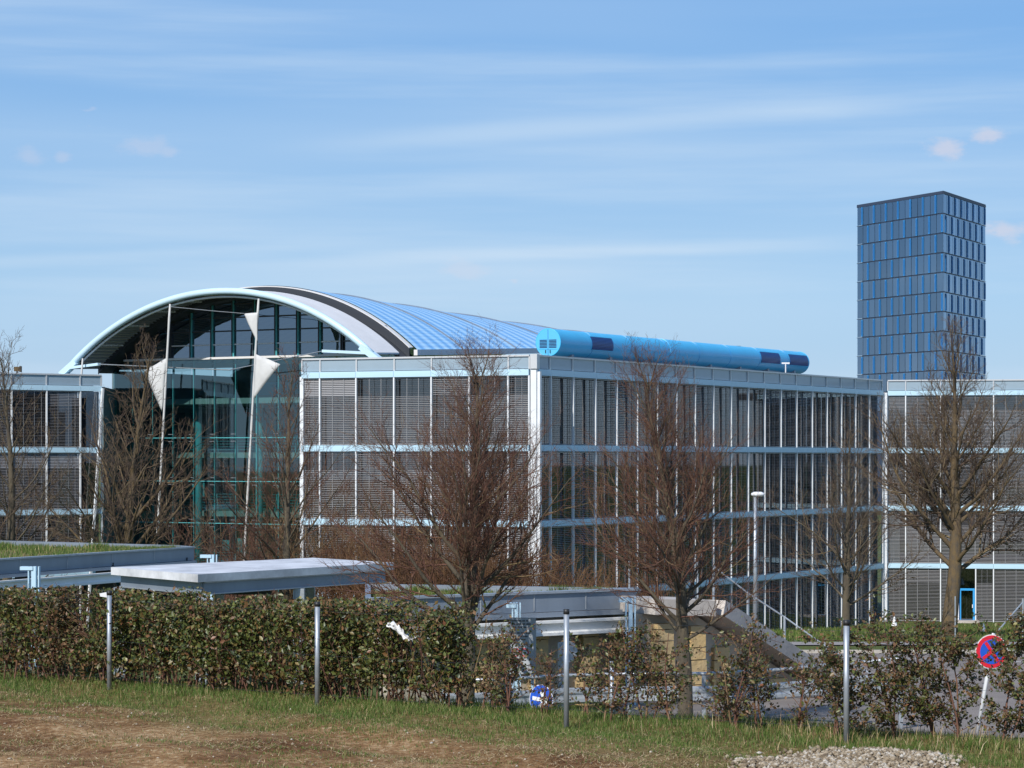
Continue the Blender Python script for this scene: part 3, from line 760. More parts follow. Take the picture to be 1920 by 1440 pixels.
for zf in (0.6, 4.2, 8.0, 11.6):
    for tq in (6.0, 8.4, 10.8, 13.2, 15.4): MB().box(hp(-HALF + 0.03, tq, zf + 1.1), (0.08, 1.7, 1.9), (HE.x, HE.y, 0), (HA.x, HA.y, 0)).build('inner_window', M['tower_core'], hall)
random.seed(9)
for k in range(7):
    s = random.uniform(-9, -3); z = random.choice((1.2, 4.6, 8.2)); mb = MB(); mb.box(hp(s, 9.5, z + 0.4), (random.uniform(0.5, 0.9), 0.06, random.uniform(0.6, 1.0)), (HE.x, HE.y, 0), (HA.x, HA.y, 0)); mb.build('notice_board', M['teal'], hall)

# ------------------------------------------------------------------ cloth sails on leaning masts in front of the hall
def hplane(px, py, t):
    """photo pixel onto the vertical plane t metres behind the arch"""
    u = (px - 960) / F; o = Vector((HM.x + HA.x * t, HM.y + HA.y * t))
    s = (u * o.y - o.x) / (HE.x - u * HE.y); Y = o.y + HE.y * s
    return Vector((o.x + HE.x * s, Y, CZ + (HZ - py) / F * Y))
def cloth(root, pts, t, bulge, name='sail'):
    a, b, c = [hplane(px, py, t) for px, py in pts]
    n = 10; vs, fs, ix = [], [], {}
    for i in range(n + 1):
        for j in range(n + 1 - i):
            u, v = i / n, j / n; w = 1 - u - v
            p = a * w + b * u + c * v; k = 27 * u * v * w + 2.0 * (u * v + v * w + u * w) * 0.15
            p = p - Vector((HA.x, HA.y, 0)) * (bulge * k + 0.03 * math.sin(9 * u + 5 * v))
            ix[i, j] = len(vs); vs.append(tuple(p))
    for i in range(n):
        for j in range(n - i):
            fs.append((ix[i, j], ix[i + 1, j], ix[i, j + 1]))
            if j < n - i - 1: fs.append((ix[i + 1, j], ix[i + 1, j + 1], ix[i, j + 1]))
    me = bpy.data.meshes.new(name); me.from_pydata(vs, [], fs); me.update(); me.shade_smooth()
    o = link(name, me, M['cloth'], root)
    md = o.modifiers.new('thickness', 'SOLIDIFY'); md.thickness = 0.02
    return o
def mast(top, bot, t, label, r=0.075):
    a, b = hplane(*top, t), hplane(*bot, t); z0 = 0.0
    k = (z0 - a.z) / (b.z - a.z); b2 = a + (b - a) * k
    root = thing('sail_mast', (b2.x, b2.y, 0), label, 'sail', 'cloth sails in front of the glass hall')
    pts = [a.lerp(b2, i / 24) for i in range(25)]
    MB().tube(pts, [r * (0.75 + 0.35 * abs(math.sin(i * 1.9))) for i in range(25)], 7).build('wrapped_mast', M['cloth'], root, True)
    return root
m_ = mast((319, 570), (293, 1040), -0.1, 'leaning white mast with one grey triangular sail, left of the two sails')
cloth(m_, ((313, 671), (271, 695), (303, 772)), -0.15, 0.12)
m_ = mast((485, 560), (460, 1010), -0.1, 'leaning white mast with a small and a large grey sail, right of the two sails')
cloth(m_, ((458, 588), (484, 586), (482, 642)), -0.15, 0.05); cloth(m_, ((480, 664), (526, 683), (475, 748)), -0.15, 0.12)
m_ = mast((155, 672), (131, 1018), -0.8, 'thin leaning mast with its sail rolled up, in front of the left block', 0.06)
cloth(m_, ((134, 985), (130, 1019), (139, 1019)), -0.85, 0.02)
tag(MB().tube([hplane(319, 575, -0.2), hplane(400, 583, -0.2), hplane(460, 588, -0.2)], 0.018, 5).build('stay_cable', M['steel']), 'thin grey cable from the left mast top to the small sail', 'cable')

# ------------------------------------------------------------------ blue ventilation tube on the roof
ta = P(1028, 642, 122.0); tb = P(1498, 680, 155.5); tr = 0.71
tv = thing('ventilation_tube', (ta.x, ta.y, ta.z - tr), 'long bright blue ventilation tube lying on the office roof', 'ventilation tube')
td = (tb - ta).normalized(); tu = Vector((0, 0, 1)); tsd = Vector((td.y, -td.x, 0)).normalized(); tup = tsd.cross(td).normalized()
if tup.z < 0: tup = -tup
TL = (tb - ta).length
def tpt(x, th, r): return ta + td * x + (tsd * math.cos(th) + tup * math.sin(th)) * r
mb = MB(); mb.tube([tpt(x, 0, 0) for x in np.linspace(0, TL, 30)], tr, 48, cap=False); mb.build('tube_shell', M['blue_tube'], tv, True)
def disc(c, n_, r, th, m, name, parent, seg=40, sy=1.0):
    n_ = n_.normalized(); u = n_.cross(Vector((0, 0, 1))).normalized(); w = u.cross(n_); mb = MB(); k0 = 0
    ring = [c + (u * math.cos(2 * math.pi * i / seg) + w * math.sin(2 * math.pi * i / seg) * sy) * r for i in range(seg)]
    i0 = len(mb.v); mb.v += [tuple(p + n_ * th / 2) for p in ring] + [tuple(p - n_ * th / 2) for p in ring]
    mb.f += [tuple(range(seg)), tuple(range(2 * seg - 1, seg - 1, -1))]
    for i in range(seg): mb.f.append((i, seg + i, seg + (i + 1) % seg, (i + 1) % seg))
    return mb.build(name, m, parent)
for x, dd in ((0.0, -1), (TL, 1)):
    cap = disc(ta + td * x, td, tr - 0.012, 0.05, M['blue_cap'], 'end_cap', tv)
    MB().tube([tpt(x, 2 * math.pi * i / 40, tr - 0.01) for i in range(41)], 0.03, 6, cap=False).build('end_rim', M['blue_tube'], tv, True)
    if dd < 0:
        MB().box(ta - td * 0.028, (0.016, 0.02, tr * 1.9), tsd, td, tup).build('door_seam', M['blue_dark'], cap)
        for sx in (-1, 1):
            for j in range(6):
                MB().box(ta - td * 0.03 + tsd * sx * 0.27 + tup * (0.12 - j * 0.075), (0.42, 0.03, 0.04), tsd, td, tup).build('louvre', M['blue_dark'], cap)
            MB().box(ta - td * 0.05 + tsd * sx * 0.13 - tup * 0.47, (0.03, 0.06, 0.16), tsd, td, tup).build('handle', M['black'], cap)
            MB().box(ta - td * 0.03 + tsd * sx * 0.27 - tup * 0.35, (0.5, 0.02, 0.02), tsd, td, tup).build('vent_frame', M['blue_tube'], cap)
def tpx(px): 
    u = (px - 960) / F; return (u * ta.y - ta.x) / (td.x - u * td.y)
for p0, p1 in ((1088, 1127), (1408, 1443), (1462, 1496)):
    x0, x1 = tpx(p0), tpx(p1)
    mb = MB(); a0, a1 = R(-22), R(38)
    for i in range(10):
        t0, t1 = a0 + (a1 - a0) * i / 10, a0 + (a1 - a0) * (i + 1) / 10
        mb.hexa([tpt(x0, t0, tr - .02), tpt(x1, t0, tr - .02), tpt(x1, t1, tr - .02), tpt(x0, t1, tr - .02), tpt(x0, t0, tr + .012), tpt(x1, t0, tr + .012), tpt(x1, t1, tr + .012), tpt(x0, t1, tr + .012)])
    vent = mb.build('side_vent', M['blue_dark'], tv)
    for i in range(11):
        t0 = a0 + (a1 - a0) * i / 10
        MB().beam(tpt(x0 - .02, t0, tr + .025), tpt(x1 + .02, t0, tr + .025), 0.05, 0.016, up=tpt(0, t0, 1) - ta).build('vent_slat', M['blue_tube'] if i in (0, 10) else M['tower_flap_dark'], vent)
MB().tube([tpt(tpx(1236), a, tr + 0.008) for a in np.linspace(-1.2, 1.5, 20)], 0.02, 5).build('tube_joint', M['blue_cap'], tv)
for x in np.linspace(4, TL - 4, 7): MB().tube([tpt(x, a, tr + 0.002) for a in np.linspace(-1.4, 2.2, 24)], 0.012, 5).build('cladding_seam', M['tower_flap'], tv)
for x in np.linspace(2, TL - 2, 8):
    c_ = ta + td * x; MB().box((c_.x, c_.y, (15.15 + c_.z - tr) / 2 + 0.06), (0.9, 0.25, c_.z - tr - 15.0), tsd, Vector((td.x, td.y, 0)).normalized()).build('tube_cradle', M['zinc'], tv)
# small mast with instruments on the roof near the tube's far end
pm = P(1473, 700, 150); rm = thing('weather_mast', (pm.x, pm.y, 15.1), 'thin roof mast with small instruments before the far end of the blue tube', 'mast')
MB().tube([(pm.x, pm.y, 15.1), (pm.x, pm.y, P(1473, 681, 150).z)], 0.04, 6).build('pole', M['sign_white'], rm)
MB().box((pm.x, pm.y, P(1473, 681, 150).z), (0.5, 0.08, 0.10)).build('crossbar', M['sign_white'], rm)
pm = P(32, 692, 146); rm = thing('roof_floodlight', (pm.x, pm.y, 15.1), 'rusty box floodlight on a short pole above the left block roof', 'floodlight')
MB().tube([(pm.x, pm.y, 15.1), (pm.x, pm.y, pm.z + 0.15)], 0.05, 6).build('pole', M['bark'], rm)
MB().box((pm.x, pm.y, pm.z), (0.34, 0.3, 0.28)).box((pm.x + 0.22, pm.y, pm.z), (0.08, 0.4, 0.36)).build('lamp_housing', M['bark_lichen'], rm)

# ------------------------------------------------------------------ tower
tw_c = Vector((82.4, 452.5)); tw_l = Vector((69.7, 478.0)); tw_r = Vector((95.4, 477.3)); TZ = CZ + 50.85
tower = thing('office_tower', (tw_c.x, tw_c.y, 0), 'dark blue glass tower with bright blue vertical flaps behind the right block', 'tower')
back = tw_l + tw_r - tw_c
core_in = [(tw_c.x, tw_c.y + 1.2), (tw_r.x - 1.0, tw_r.y), (back.x, back.y - 2), (tw_l.x + 1.0, tw_l.y)]
MB().prism(core_in, 0, TZ - 0.3).build('tower_core', M['tower_core'], tower)
row_h = 3.75; NROW = 11; first = 3.9
random.seed(17)
unit = MB(); unit.box((0.5, 0, 0.5), (1, 0.03, 1)); TP = unit.mesh('tower_pane'); TP.materials.append(M['tower_glass'])
unit = MB()
for a, b, c_, d_ in ((0.5, 0.97, 1, 0.06), (0.5, 0.03, 1, 0.06)): unit.box((a, 0, b), (c_, 0.12, d_))
for x in (0.1, 0.9): unit.box((x, 0, 0.5), (0.2, 0.12, 0.9))
FLF = unit.mesh('flap_frame'); FLF.materials.append(M['tower_flap'])
unit = MB(); unit.box((0.5, 0.02, 0.5), (0.6, 0.05, 0.88)); FLI = unit.mesh('flap_leaf'); FLI.materials.append(M['tower_flap_dark'])
def tower_face(A, B, flip, bright):
    d = (B - A).normalized(); n_ = Vector((d.y, -d.x)); Lf = (B - A).length; mw = Lf / 14; ang = math.atan2(d.y, d.x)
    def pt(s, o, z): return Vector((A.x + d.x * s + n_.x * o, A.y + d.y * s + n_.y * o, z))
    zt = TZ
    for r in range(NROW):
        h = first if r == 0 else row_h; zb = zt - h
        MB().beam(pt(0, 0.03, zt - 0.09), pt(Lf, 0.03, zt - 0.09), 0.22, 0.11 if r else 0.3).build('floor_band', M['tower_frame'], tower)
        MB().quad(pt(2.6, -1.0, zb + 0.2), pt(Lf - 2.6, -1.0, zb + 0.2), pt(Lf - 2.6, -1.0, zt - 0.3), pt(2.6, -1.0, zt - 0.3)).build('room_back', M['tower_core'], tower)
        for c_ in range(14):
            s = c_ * mw
            place('tower_pane', TP, tower, pt(s + 0.06, 0, zb + 0.06), ang, (mw - 0.12, 1, h - 0.16))
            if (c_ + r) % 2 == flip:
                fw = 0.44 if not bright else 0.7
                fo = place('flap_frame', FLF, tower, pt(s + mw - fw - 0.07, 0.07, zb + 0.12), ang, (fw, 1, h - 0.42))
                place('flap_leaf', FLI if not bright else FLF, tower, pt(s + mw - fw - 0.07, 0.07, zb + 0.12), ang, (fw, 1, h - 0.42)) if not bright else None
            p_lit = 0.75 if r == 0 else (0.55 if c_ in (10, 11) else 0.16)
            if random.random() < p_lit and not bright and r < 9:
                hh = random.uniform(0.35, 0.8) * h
                MB().tri(pt(s + 0.15, -0.25, zb + 0.15), pt(s + mw * random.uniform(0.45, 0.8), -0.25, zb + 0.15), pt(s + 0.15, -0.25, zb + hh)).build('painted_sun_patch', M['tower_sun_patch'], tower)  # pale triangle imitating a patch of sunlight behind the pane
        zt = zb
tower_face(tw_l, tw_c, 0, False); tower_face(tw_c, tw_r, 1, True)
MB().prism([(tw_c.x, tw_c.y - .15), (tw_r.x + .1, tw_r.y), (back.x, back.y), (tw_l.x - .1, tw_l.y)], TZ - 0.02, TZ + 0.35).build('tower_roof', M['tower_frame'], tower)
MB().prism([(tw_c.x, tw_c.y + .3), (tw_r.x - .2, tw_r.y), (back.x, back.y - .3), (tw_l.x + .2, tw_l.y)], 0, TZ - first - 10 * row_h).build('tower_base', M['tower_frame'], tower)

# ------------------------------------------------------------------ garage roofs, carport, ramp walls
ZR = CZ - 2.9
def at_z(px, py, z):
    Y = (CZ - z) * F / (py - HZ); return Vector(((px - 960) / F * Y, Y, z))
def green_roof(name, front, backp, label, slope_dir=None):
    a, b = front; root = thing(name, (a.x, a.y, gz(a.x, a.y)), label, 'garage roof')
    MB().prism([(a.x, a.y), (b.x, b.y)] + [(p.x, p.y) for p in backp], ZR - 0.30, ZR - 0.12).build('roof_deck', M['sedum'], root)
    d = (b - a).normalized()
    MB().beam(a + Vector((0, 0, -0.20)), b + Vector((0, 0, -0.20)), 0.10, 0.40).build('parapet_sheet', M['zinc'], root)
    MB().beam(a + Vector((0, 0, 0.02)), b + Vector((0, 0, 0.02)), 0.22, 0.05).build('parapet_coping', M['steel'], root)
    n_ = Vector((d.y, -d.x, 0))
    MB().beam(a + n_ * 0.05 + Vector((0, 0, -0.46)), b + n_ * 0.05 + Vector((0, 0, -0.46)), 0.22, 0.10).build('ledge', M['zinc'], root)
    for dz, h_, w_ in ((-0.60, 0.05, 0.26), (-0.73, 0.20, 0.06), (-0.86, 0.06, 0.26)):
        MB().beam(a + n_ * 0.22 + Vector((0, 0, dz)), b + n_ * 0.22 + Vector((0, 0, dz)), w_, h_).build('beam_flange' if h_ < 0.1 else 'beam_web', M['beam_white'], root)
    bp = [b] + list(backp) + [a]
    for p, q in zip(bp[:-1], bp[1:]): MB().beam(p + Vector((0, 0, -0.16)), q + Vector((0, 0, -0.16)), 0.12, 0.40).build('edge_sheet', M['zinc'], root)
    for k in range(1, 5):
        p = a.lerp(b, k / 5) + n_ * 0.053; MB().box((p.x, p.y, ZR - 0.19), (0.02, 0.02, 0.36)).build('sheet_seam', M['steel'], root)
    return root, n_
def blades(n, pos_fn, hmin, hmax, w, m, name, parent=None, lean=0.5, kind=True, flat=0.0):
    X, Y, Z, sc = pos_fn(n); n = len(X)
    h = rng.uniform(hmin, hmax, n) * sc; az = rng.uniform(0, 2 * np.pi, n); ln = rng.uniform(0.05, lean, n) * h + flat * h
    face = rng.uniform(0, np.pi, n); ww = w * rng.uniform(0.6, 1.3, n)
    dx, dy = np.cos(az) * ln, np.sin(az) * ln; fx, fy = np.cos(face) * ww / 2, np.sin(face) * ww / 2
    hz = h * (1.0 if not flat else 0.25)
    b0 = np.stack([X - fx, Y - fy, Z], -1); b1 = np.stack([X + fx, Y + fy, Z], -1)
    m0 = np.stack([X - fx * .7 + dx * .35, Y - fy * .7 + dy * .35, Z + hz * .6], -1); m1_ = np.stack([X + fx * .7 + dx * .35, Y + fy * .7 + dy * .35, Z + hz * .6], -1)
    tp = np.stack([X + dx, Y + dy, Z + hz], -1)
    V = np.stack([b0, b1, m1_, m0, tp], 1).reshape(-1, 3); i = np.arange(n)[:, None] * 5
    Fc = np.concatenate([i + np.array([[0, 1, 2]]), i + np.array([[0, 2, 3]]), i + np.array([[3, 2, 4]])], 0)
    o = np_mesh(name, V, Fc, m, parent)
    if kind: o['kind'] = 'stuff'
    return o
def quad_sampler(a, b, c, d, z, tuft=0):
    def fn(n):
        u, v = rng.random(n), rng.random(n)
        if tuft:
            cu, cv = rng.random(tuft), rng.random(tuft); k = rng.integers(0, tuft, n); m_ = rng.random(n) < 0.45
            u = np.where(m_, np.clip(cu[k] + rng.normal(0, .03, n), 0, 1), u); v = np.where(m_, np.clip(cv[k] + rng.normal(0, .05, n), 0, 1), v)
        X = (a.x * (1 - u) + b.x * u) * (1 - v) + (d.x * (1 - u) + c.x * u) * v
        Y = (a.y * (1 - u) + b.y * u) * (1 - v) + (d.y * (1 - u) + c.y * u) * v
        sc = np.ones(n) if not tuft else np.where(m_, 2.0, 1.0)
        return X, Y, np.full(n, z), sc
    return fn
g1a, g1b = at_z(-60, 1054, ZR), at_z(361, 1027, ZR)
g1c, g1d = at_z(330, 1024.5, ZR), at_z(-60, 1014, ZR)
r1, n1 = green_roof('green_garage_roof', (g1a, g1b), (g1c, g1d), 'grass covered garage roof with grey metal edge at the left')
blades(11000, quad_sampler(g1a, g1b, g1c, g1d, ZR - 0.12, 9), 0.05, 0.15, 0.022, M['grass'], 'roof_grass', r1)
g2a, g2b = at_z(690, 1125, ZR), at_z(1190, 1106, ZR)
g2c, g2d = at_z(1120, 1105, ZR), at_z(690, 1098, ZR)
r2, n2 = green_roof('green_garage_roof', (g2a, g2b), (g2c, g2d), 'low grass topped garage roof with white beams above the ramp, right of the carport')
blades(8000, quad_sampler(g2a, g2b, g2c, g2d, ZR - 0.12, 8), 0.04, 0.12, 0.016, M['grass'], 'roof_grass', r2)
# columns carrying the beams, each with a bracket head
def bracket_column(px, top_py, Yc, label, wid=0.20):
    p = P(px, top_py, Yc); z0 = gz(p.x, p.y) - 0.1
    root = thing('steel_column', (p.x, p.y, z0), label, 'column', 'pale blue steel columns of the garage roofs')
    MB().box((p.x, p.y, (p.z + z0) / 2), (wid * 0.35, 0.20, p.z - z0)).box((p.x - wid * 0.4, p.y, (p.z + z0) / 2), (0.03, 0.22, p.z - z0)).box((p.x + wid * 0.4, p.y, (p.z + z0) / 2), (0.03, 0.22, p.z - z0)).build('shaft', M['column_blue'], root)
    MB().box((p.x - wid * 0.55, p.y, p.z - 0.05), (wid * 1.0, 0.26, 0.10)).build('bracket_head', M['column_blue'], root)
    MB().box((p.x, p.y, z0 + 0.12), (wid * 1.6, 0.36, 0.05)).build('base_plate', M['steel'], root)
bracket_column(64, 1062, 67.0, 'pale blue steel column before the left grass roof', 0.36)
bracket_column(398, 1040, 76.0, 'pale blue steel column top showing behind the carport roof', 0.36)
bracket_column(968, 1130, 49.8, 'pale blue steel column behind the grey notice board')
bracket_column(1182, 1120, 51.0, 'pale blue steel column where the ramp wall meets the garage roof', 0.24)
# dark plinth walls under the left roof
for (a, b) in ((g1a, g1b),):
    for k in (0.15, 0.5, 0.86):
        p = a.lerp(b, k) + Vector((0.3, 1.2, 0)); z0 = gz(p.x, p.y) - 0.1
        tag(MB().box((p.x, p.y, (z0 + ZR - 0.3) / 2), (0.55, 0.3, ZR - 0.3 - z0)).build('roof_pier', M['dark'], r1))

# carport
cA, cB, cC, cD = at_z(208, 1063.5, ZR), at_z(371, 1077, ZR), at_z(739, 1055, ZR), at_z(587, 1045.7, ZR)
cp = thing('carport', (cB.x, cB.y, gz(cB.x, cB.y)), 'flat roofed steel carport with weathered white roof slab behind the hedge', 'carport')
th = 0.20
MB().hexa([p - Vector((0, 0, th)) for p in (cA, cB, cC, cD)] + [cA, cB, cC, cD]).build('roof_slab', M['grey_slab'], cp)
def inset(p, k): c_ = (cA + cB + cC + cD) / 4; return p.lerp(c_, k)
ring = [inset(p, 0.075) - Vector((0, 0, th + 0.17)) for p in (cA, cB, cC, cD)]
for k in range(4):
    MB().beam(ring[k], ring[(k + 1) % 4], 0.08, 0.32).build('edge_beam', M['zinc'], cp)
    for dz in (-0.15, 0.15): MB().beam(ring[k] + Vector((0, 0, dz)), ring[(k + 1) % 4] + Vector((0, 0, dz)), 0.18, 0.03).build('beam_flange', M['steel'], cp)
for p in (inset(cA, 0.06), inset(cB, 0.06), inset(cC, 0.06), inset(cD, 0.06), inset(cB.lerp(cC, 0.5), 0.05), inset(cA.lerp(cD, 0.5), 0.05)):
    z0 = gz(p.x, p.y) - 0.1; z1 = ZR - th - 0.34
    MB().box((p.x, p.y, (z0 + z1) / 2), (0.26, 0.12, z1 - z0)).box((p.x - 0.13, p.y, (z0 + z1) / 2), (0.03, 0.26, z1 - z0)).box((p.x + 0.13, p.y, (z0 + z1) / 2), (0.03, 0.26, z1 - z0)).build('post', M['steel'], cp)
pl = (cA.lerp(cB, 0.78)).lerp(cD.lerp(cC, 0.78), 0.3) - Vector((0, 0, 0.62)); MB().box(pl, (1.6, 0.12, 0.09)).build('lamp_bar', M['dark'], cp)

# ramp: sloping concrete cheek and wall of stone piers
rp0, rp1, rp2 = P(1192, 1136, 51.2), P(1302, 1139, 52.0), P(1505, 1268, 56.0)
rw = thing('ramp_wall', (rp1.x, rp1.y, gz(rp1.x, rp1.y)), 'sloping concrete ramp cheek with flat end beside the garage roof', 'ramp wall')
def slab_seg(a, b, w, h, name):
    MB().beam(a, b, w, h).build(name, M['concrete'], rw)
bk = Vector((0, 0.35, 0)); slab_seg(rp0 + bk, rp1 + bk + Vector((0.05, 0, 0)), 1.6, 0.34, 'coping'); slab_seg(rp1 + bk, rp2 + bk, 1.6, 0.34, 'coping')
wq = []
for p in (rp0, rp1, rp2): wq.append(p + Vector((0, 0.0, -0.17)))
z0 = gz(rp1.x, rp1.y) - 0.3
mb = MB()
for a, b in zip(wq[:-1], wq[1:]):
    y2 = Vector((0, 0.3, 0)); zz = lambda p: Vector((p.x, p.y, min(z0, p.z - 0.1)))
    mb.hexa([zz(a), zz(b), zz(b) + y2, zz(a) + y2, a, b, b + y2, a + y2])
mb.build('cheek_wall', M['render'], rw)
ret = thing('retaining_wall', (1.0, 55.0, gz(1, 55)), 'beige wall with yellow limestone piers under the garage roof', 'wall')
gd = (g2b - g2a).normalized(); gn = Vector((-gd.y, gd.x, 0))          # inwards under the roof
wa = g2a + gd * 0.6 + gn * 0.25; wb = g2b + gd * 0.25 + gn * 0.25; zb = gz(1.0, 53) - 0.3
up_z = Vector((0, 0, ZR - 0.55 - zb)); wa.z = wb.z = zb
MB().hexa([wa, wb, wb + gn * 0.3, wa + gn * 0.3, wa + up_z, wb + up_z, wb + gn * 0.3 + up_z, wa + gn * 0.3 + up_z]).build('wall_render', M['render'], ret)
random.seed(2)
def stone_pier(px, wd, top, base_pt):
    z = gz(base_pt.x, base_pt.y) - 0.15
    while z < top - 0.05:
        h = min(random.uniform(0.24, 0.36), top - z)
        MB().box((base_pt.x + random.uniform(-.015, .015), base_pt.y + random.uniform(-.02, .02), z + h / 2), (wd + random.uniform(-.03, .03), 0.34, h - 0.02), (gd.x, gd.y, 0), (gn.x, gn.y, 0)).build('stone', M['stone'], ret)
        z += h
def on_wall(px, off):
    u_ = (px - 960) / F; o = g2a + gn * off; k_ = (u_ * o.y - o.x) / (gd.x - u_ * gd.y); return o + gd * k_
for px, wd in ((905, 0.55), (1008, 0.34), (1100, 0.4), (1168, 0.36)):
    stone_pier(px, wd, ZR - 0.57, on_wall(px, 0.10))
for px, wd, py_top in ((1240, 0.45, 1168), (1300, 0.42, 1172), (1345, 0.45, 1212), (1400, 0.42, 1240), (1450, 0.6, 1268)):
    q = P(px, py_top, (51.2 + (px - 1192) * 0.00727 if px < 1302 else 52.0 + (px - 1302) * 0.0197) - 0.10); stone_pier(px, wd, q.z, q)
# guard rail along the ramp: two-wave beam, tube rail, posts
gpts = [P(828, 1316, 46.0), P(950, 1312, 46.2), P(1060, 1305, 46.4), P(1180, 1302, 46.5), P(1320, 1302, 46.0), P(1430, 1298, 45.2), P(1582, 1286, 43.5), P(1690, 1277, 42.5)]
gr = thing('guard_rail', (gpts[0].x, gpts[0].y, gz(gpts[0].x, gpts[0].y)), 'galvanised crash barrier with tube rail behind the sparse hedge', 'guard rail')
prof = [(-0.16, 0.0), (-0.12, -0.05), (-0.06, -0.05), (-0.02, 0.0), (0.02, 0.0), (0.06, -0.05), (0.12, -0.05), (0.16, 0.0)]
mb = MB()
for a, b in zip(gpts[:-1], gpts[1:]):
    for (z0_, y0_), (z1_, y1_) in zip(prof[:-1], prof[1:]):
        mb.quad(a + Vector((0, y0_, z0_)), b + Vector((0, y0_, z0_)), b + Vector((0, y1_, z1_)), a + Vector((0, y1_, z1_)))
o = mb.build('rail_beam', M['steel'], gr); o.modifiers.new('thickness', 'SOLIDIFY').thickness = 0.006
MB().tube([p + Vector((0, 0.05, 0.40)) for p in gpts], 0.035, 8).build('tube_rail', M['steel'], gr, True)
for p in gpts:
    z0 = gz(p.x, p.y); MB().box((p.x, p.y + 0.09, (z0 + p.z + 0.42) / 2), (0.07, 0.10, p.z + 0.42 - z0)).build('rail_post', M['steel'], gr)
# light fence following the ramp
fpts = [P(1338, 1062, 62), P(1402, 1112, 62), P(1471, 1157, 62), P(1551, 1214, 61), P(1640, 1268, 60)]
rf = thing('ramp_fence', (fpts[0].x, fpts[0].y, gz(fpts[0].x, fpts[0].y)), 'thin galvanised fence stepping down above the ramp cheek', 'fence')
for a, b in zip(fpts[:-1], fpts[1:]): MB().tube([a, b], 0.022, 6).build('top_rail', M['steel'], rf)
for p in fpts[:-1]: MB().tube([p + Vector((0, 0, 0.03)), Vector((p.x, p.y, gz(p.x, p.y)))], 0.035, 7).build('fence_post', M['steel'], rf)
fpts = [P(1779 + 0, 1135, 104), P(1918, 1122, 104), P(2010, 1122, 104)]
rf2 = thing('mesh_fence_post', (fpts[1].x, fpts[1].y, gz(fpts[1].x, fpts[1].y)), 'galvanised fence post with slanting brace at the right edge', 'fence post')
MB().tube([fpts[1], Vector((fpts[1].x, fpts[1].y, gz(fpts[1].x, fpts[1].y)))], 0.05, 7).build('post', M['steel'], rf2)
MB().tube([P(1917, 1130, 104), P(1872, 1182, 103)], 0.035, 7).build('brace', M['steel'], rf2)
tp_ = P(1791, 1118, 118); tag(MB().tube([tp_, Vector((tp_.x, tp_.y, gz(tp_.x, tp_.y)))], 0.04, 7).build('thin_post', M['steel']), 'thin grey post just right of the big bare tree trunk', 'post')
for px, lab in ((1180, 'thin steel pole rising above the garage roof end'), (1308, 'slim steel pole before the side of the office block')):
    a = P(px, 1052, 70); tag(MB().tube([a, Vector((a.x, a.y, gz(a.x, a.y)))], 0.03, 6).build('steel_pole', M['steel']), lab, 'pole')

# street lamp
lp0 = P(1416, 930, 108); ls = thing('street_lamp', (lp0.x, lp0.y, gz(lp0.x, lp0.y)), 'grey street lamp with flat white head before the long office side', 'street lamp')
MB().tube([Vector((lp0.x, lp0.y, gz(lp0.x, lp0.y))), Vector((lp0.x, lp0.y, lp0.z))], [0.11, 0.065], 10).build('lamp_pole', M['steel'], ls, True)
hd = MB(); cx = lp0.x + 0.12
for k, (z, a, b) in enumerate(((0.0, 0.20, 0.12), (0.07, 0.32, 0.2), (0.15, 0.30, 0.19), (0.21, 0.16, 0.10))):
    for j in range(14): hd.v.append((cx + a * math.cos(j * math.pi / 7), lp0.y + b * math.sin(j * math.pi / 7), lp0.z - 0.02 + z))
for k in range(3):
    for j in range(14): hd.f.append((k * 14 + j, k * 14 + (j + 1) % 14, (k + 1) * 14 + (j + 1) % 14, (k + 1) * 14 + j))
hd.f += [tuple(range(13, -1, -1)), tuple(range(42, 56))]
hd.build('lamp_head', M['sign_white'], ls, True)
for px, py, lab in ((1677, 1163, 'small white cone marker on the lawn by the inner building corner'), (1843, 1173, 'small white cone marker on the lawn right of the blue door')):
    X_, Y_ = 0, 140.0; p = P(px, py, 130); z0 = gz(p.x, p.y)
    mb = MB(); k = 8
    for r_, z in ((0.17, 0), (0.10, 0.25), (0.03, 0.5)):
        for j in range(k): mb.v.append((p.x + r_ * math.cos(j * math.pi / 4), p.y + r_ * math.sin(j * math.pi / 4), max(z0, p.z - 0.3) + z))
    for q in range(2):
        for j in range(k): mb.f.append((q * k + j, q * k + (j + 1) % k, (q + 1) * k + (j + 1) % k, (q + 1) * k + j))
    mb.f.append(tuple(range(16, 24)))
    tag(mb.build('marker_cone', M['sign_white']), lab, 'marker')

# ------------------------------------------------------------------ road signs
def sign_frame(c, yaw, roll=0.0):
    u = Vector((math.cos(yaw), math.sin(yaw), 0)); n_ = Vector((math.sin(yaw), -math.cos(yaw), 0)); w = Vector((0, 0, 1))
    u2 = u * math.cos(roll) + w * math.sin(roll); w2 = -u * math.sin(roll) + w * math.cos(roll); return u2, w2, n_
def flat(root, name, m, pts, c, fr, off):
    u, w, n_ = fr; mb = MB(); i0 = 0; k = len(pts)
    mb.v = [tuple(c + u * x + w * y + n_ * off) for x, y in pts] + [tuple(c + u * x + w * y + n_ * (off - 0.004)) for x, y in pts]
    mb.f = [tuple(range(k)), tuple(range(2 * k - 1, k - 1, -1))] + [(i, k + i, k + (i + 1) % k, (i + 1) % k) for i in range(k)]
    return mb.build(name, m, root)
def circ(r, n=36, x=0, y=0): return [(x + r * math.cos(2 * math.pi * i / n), y + r * math.sin(2 * math.pi * i / n)) for i in range(n)]
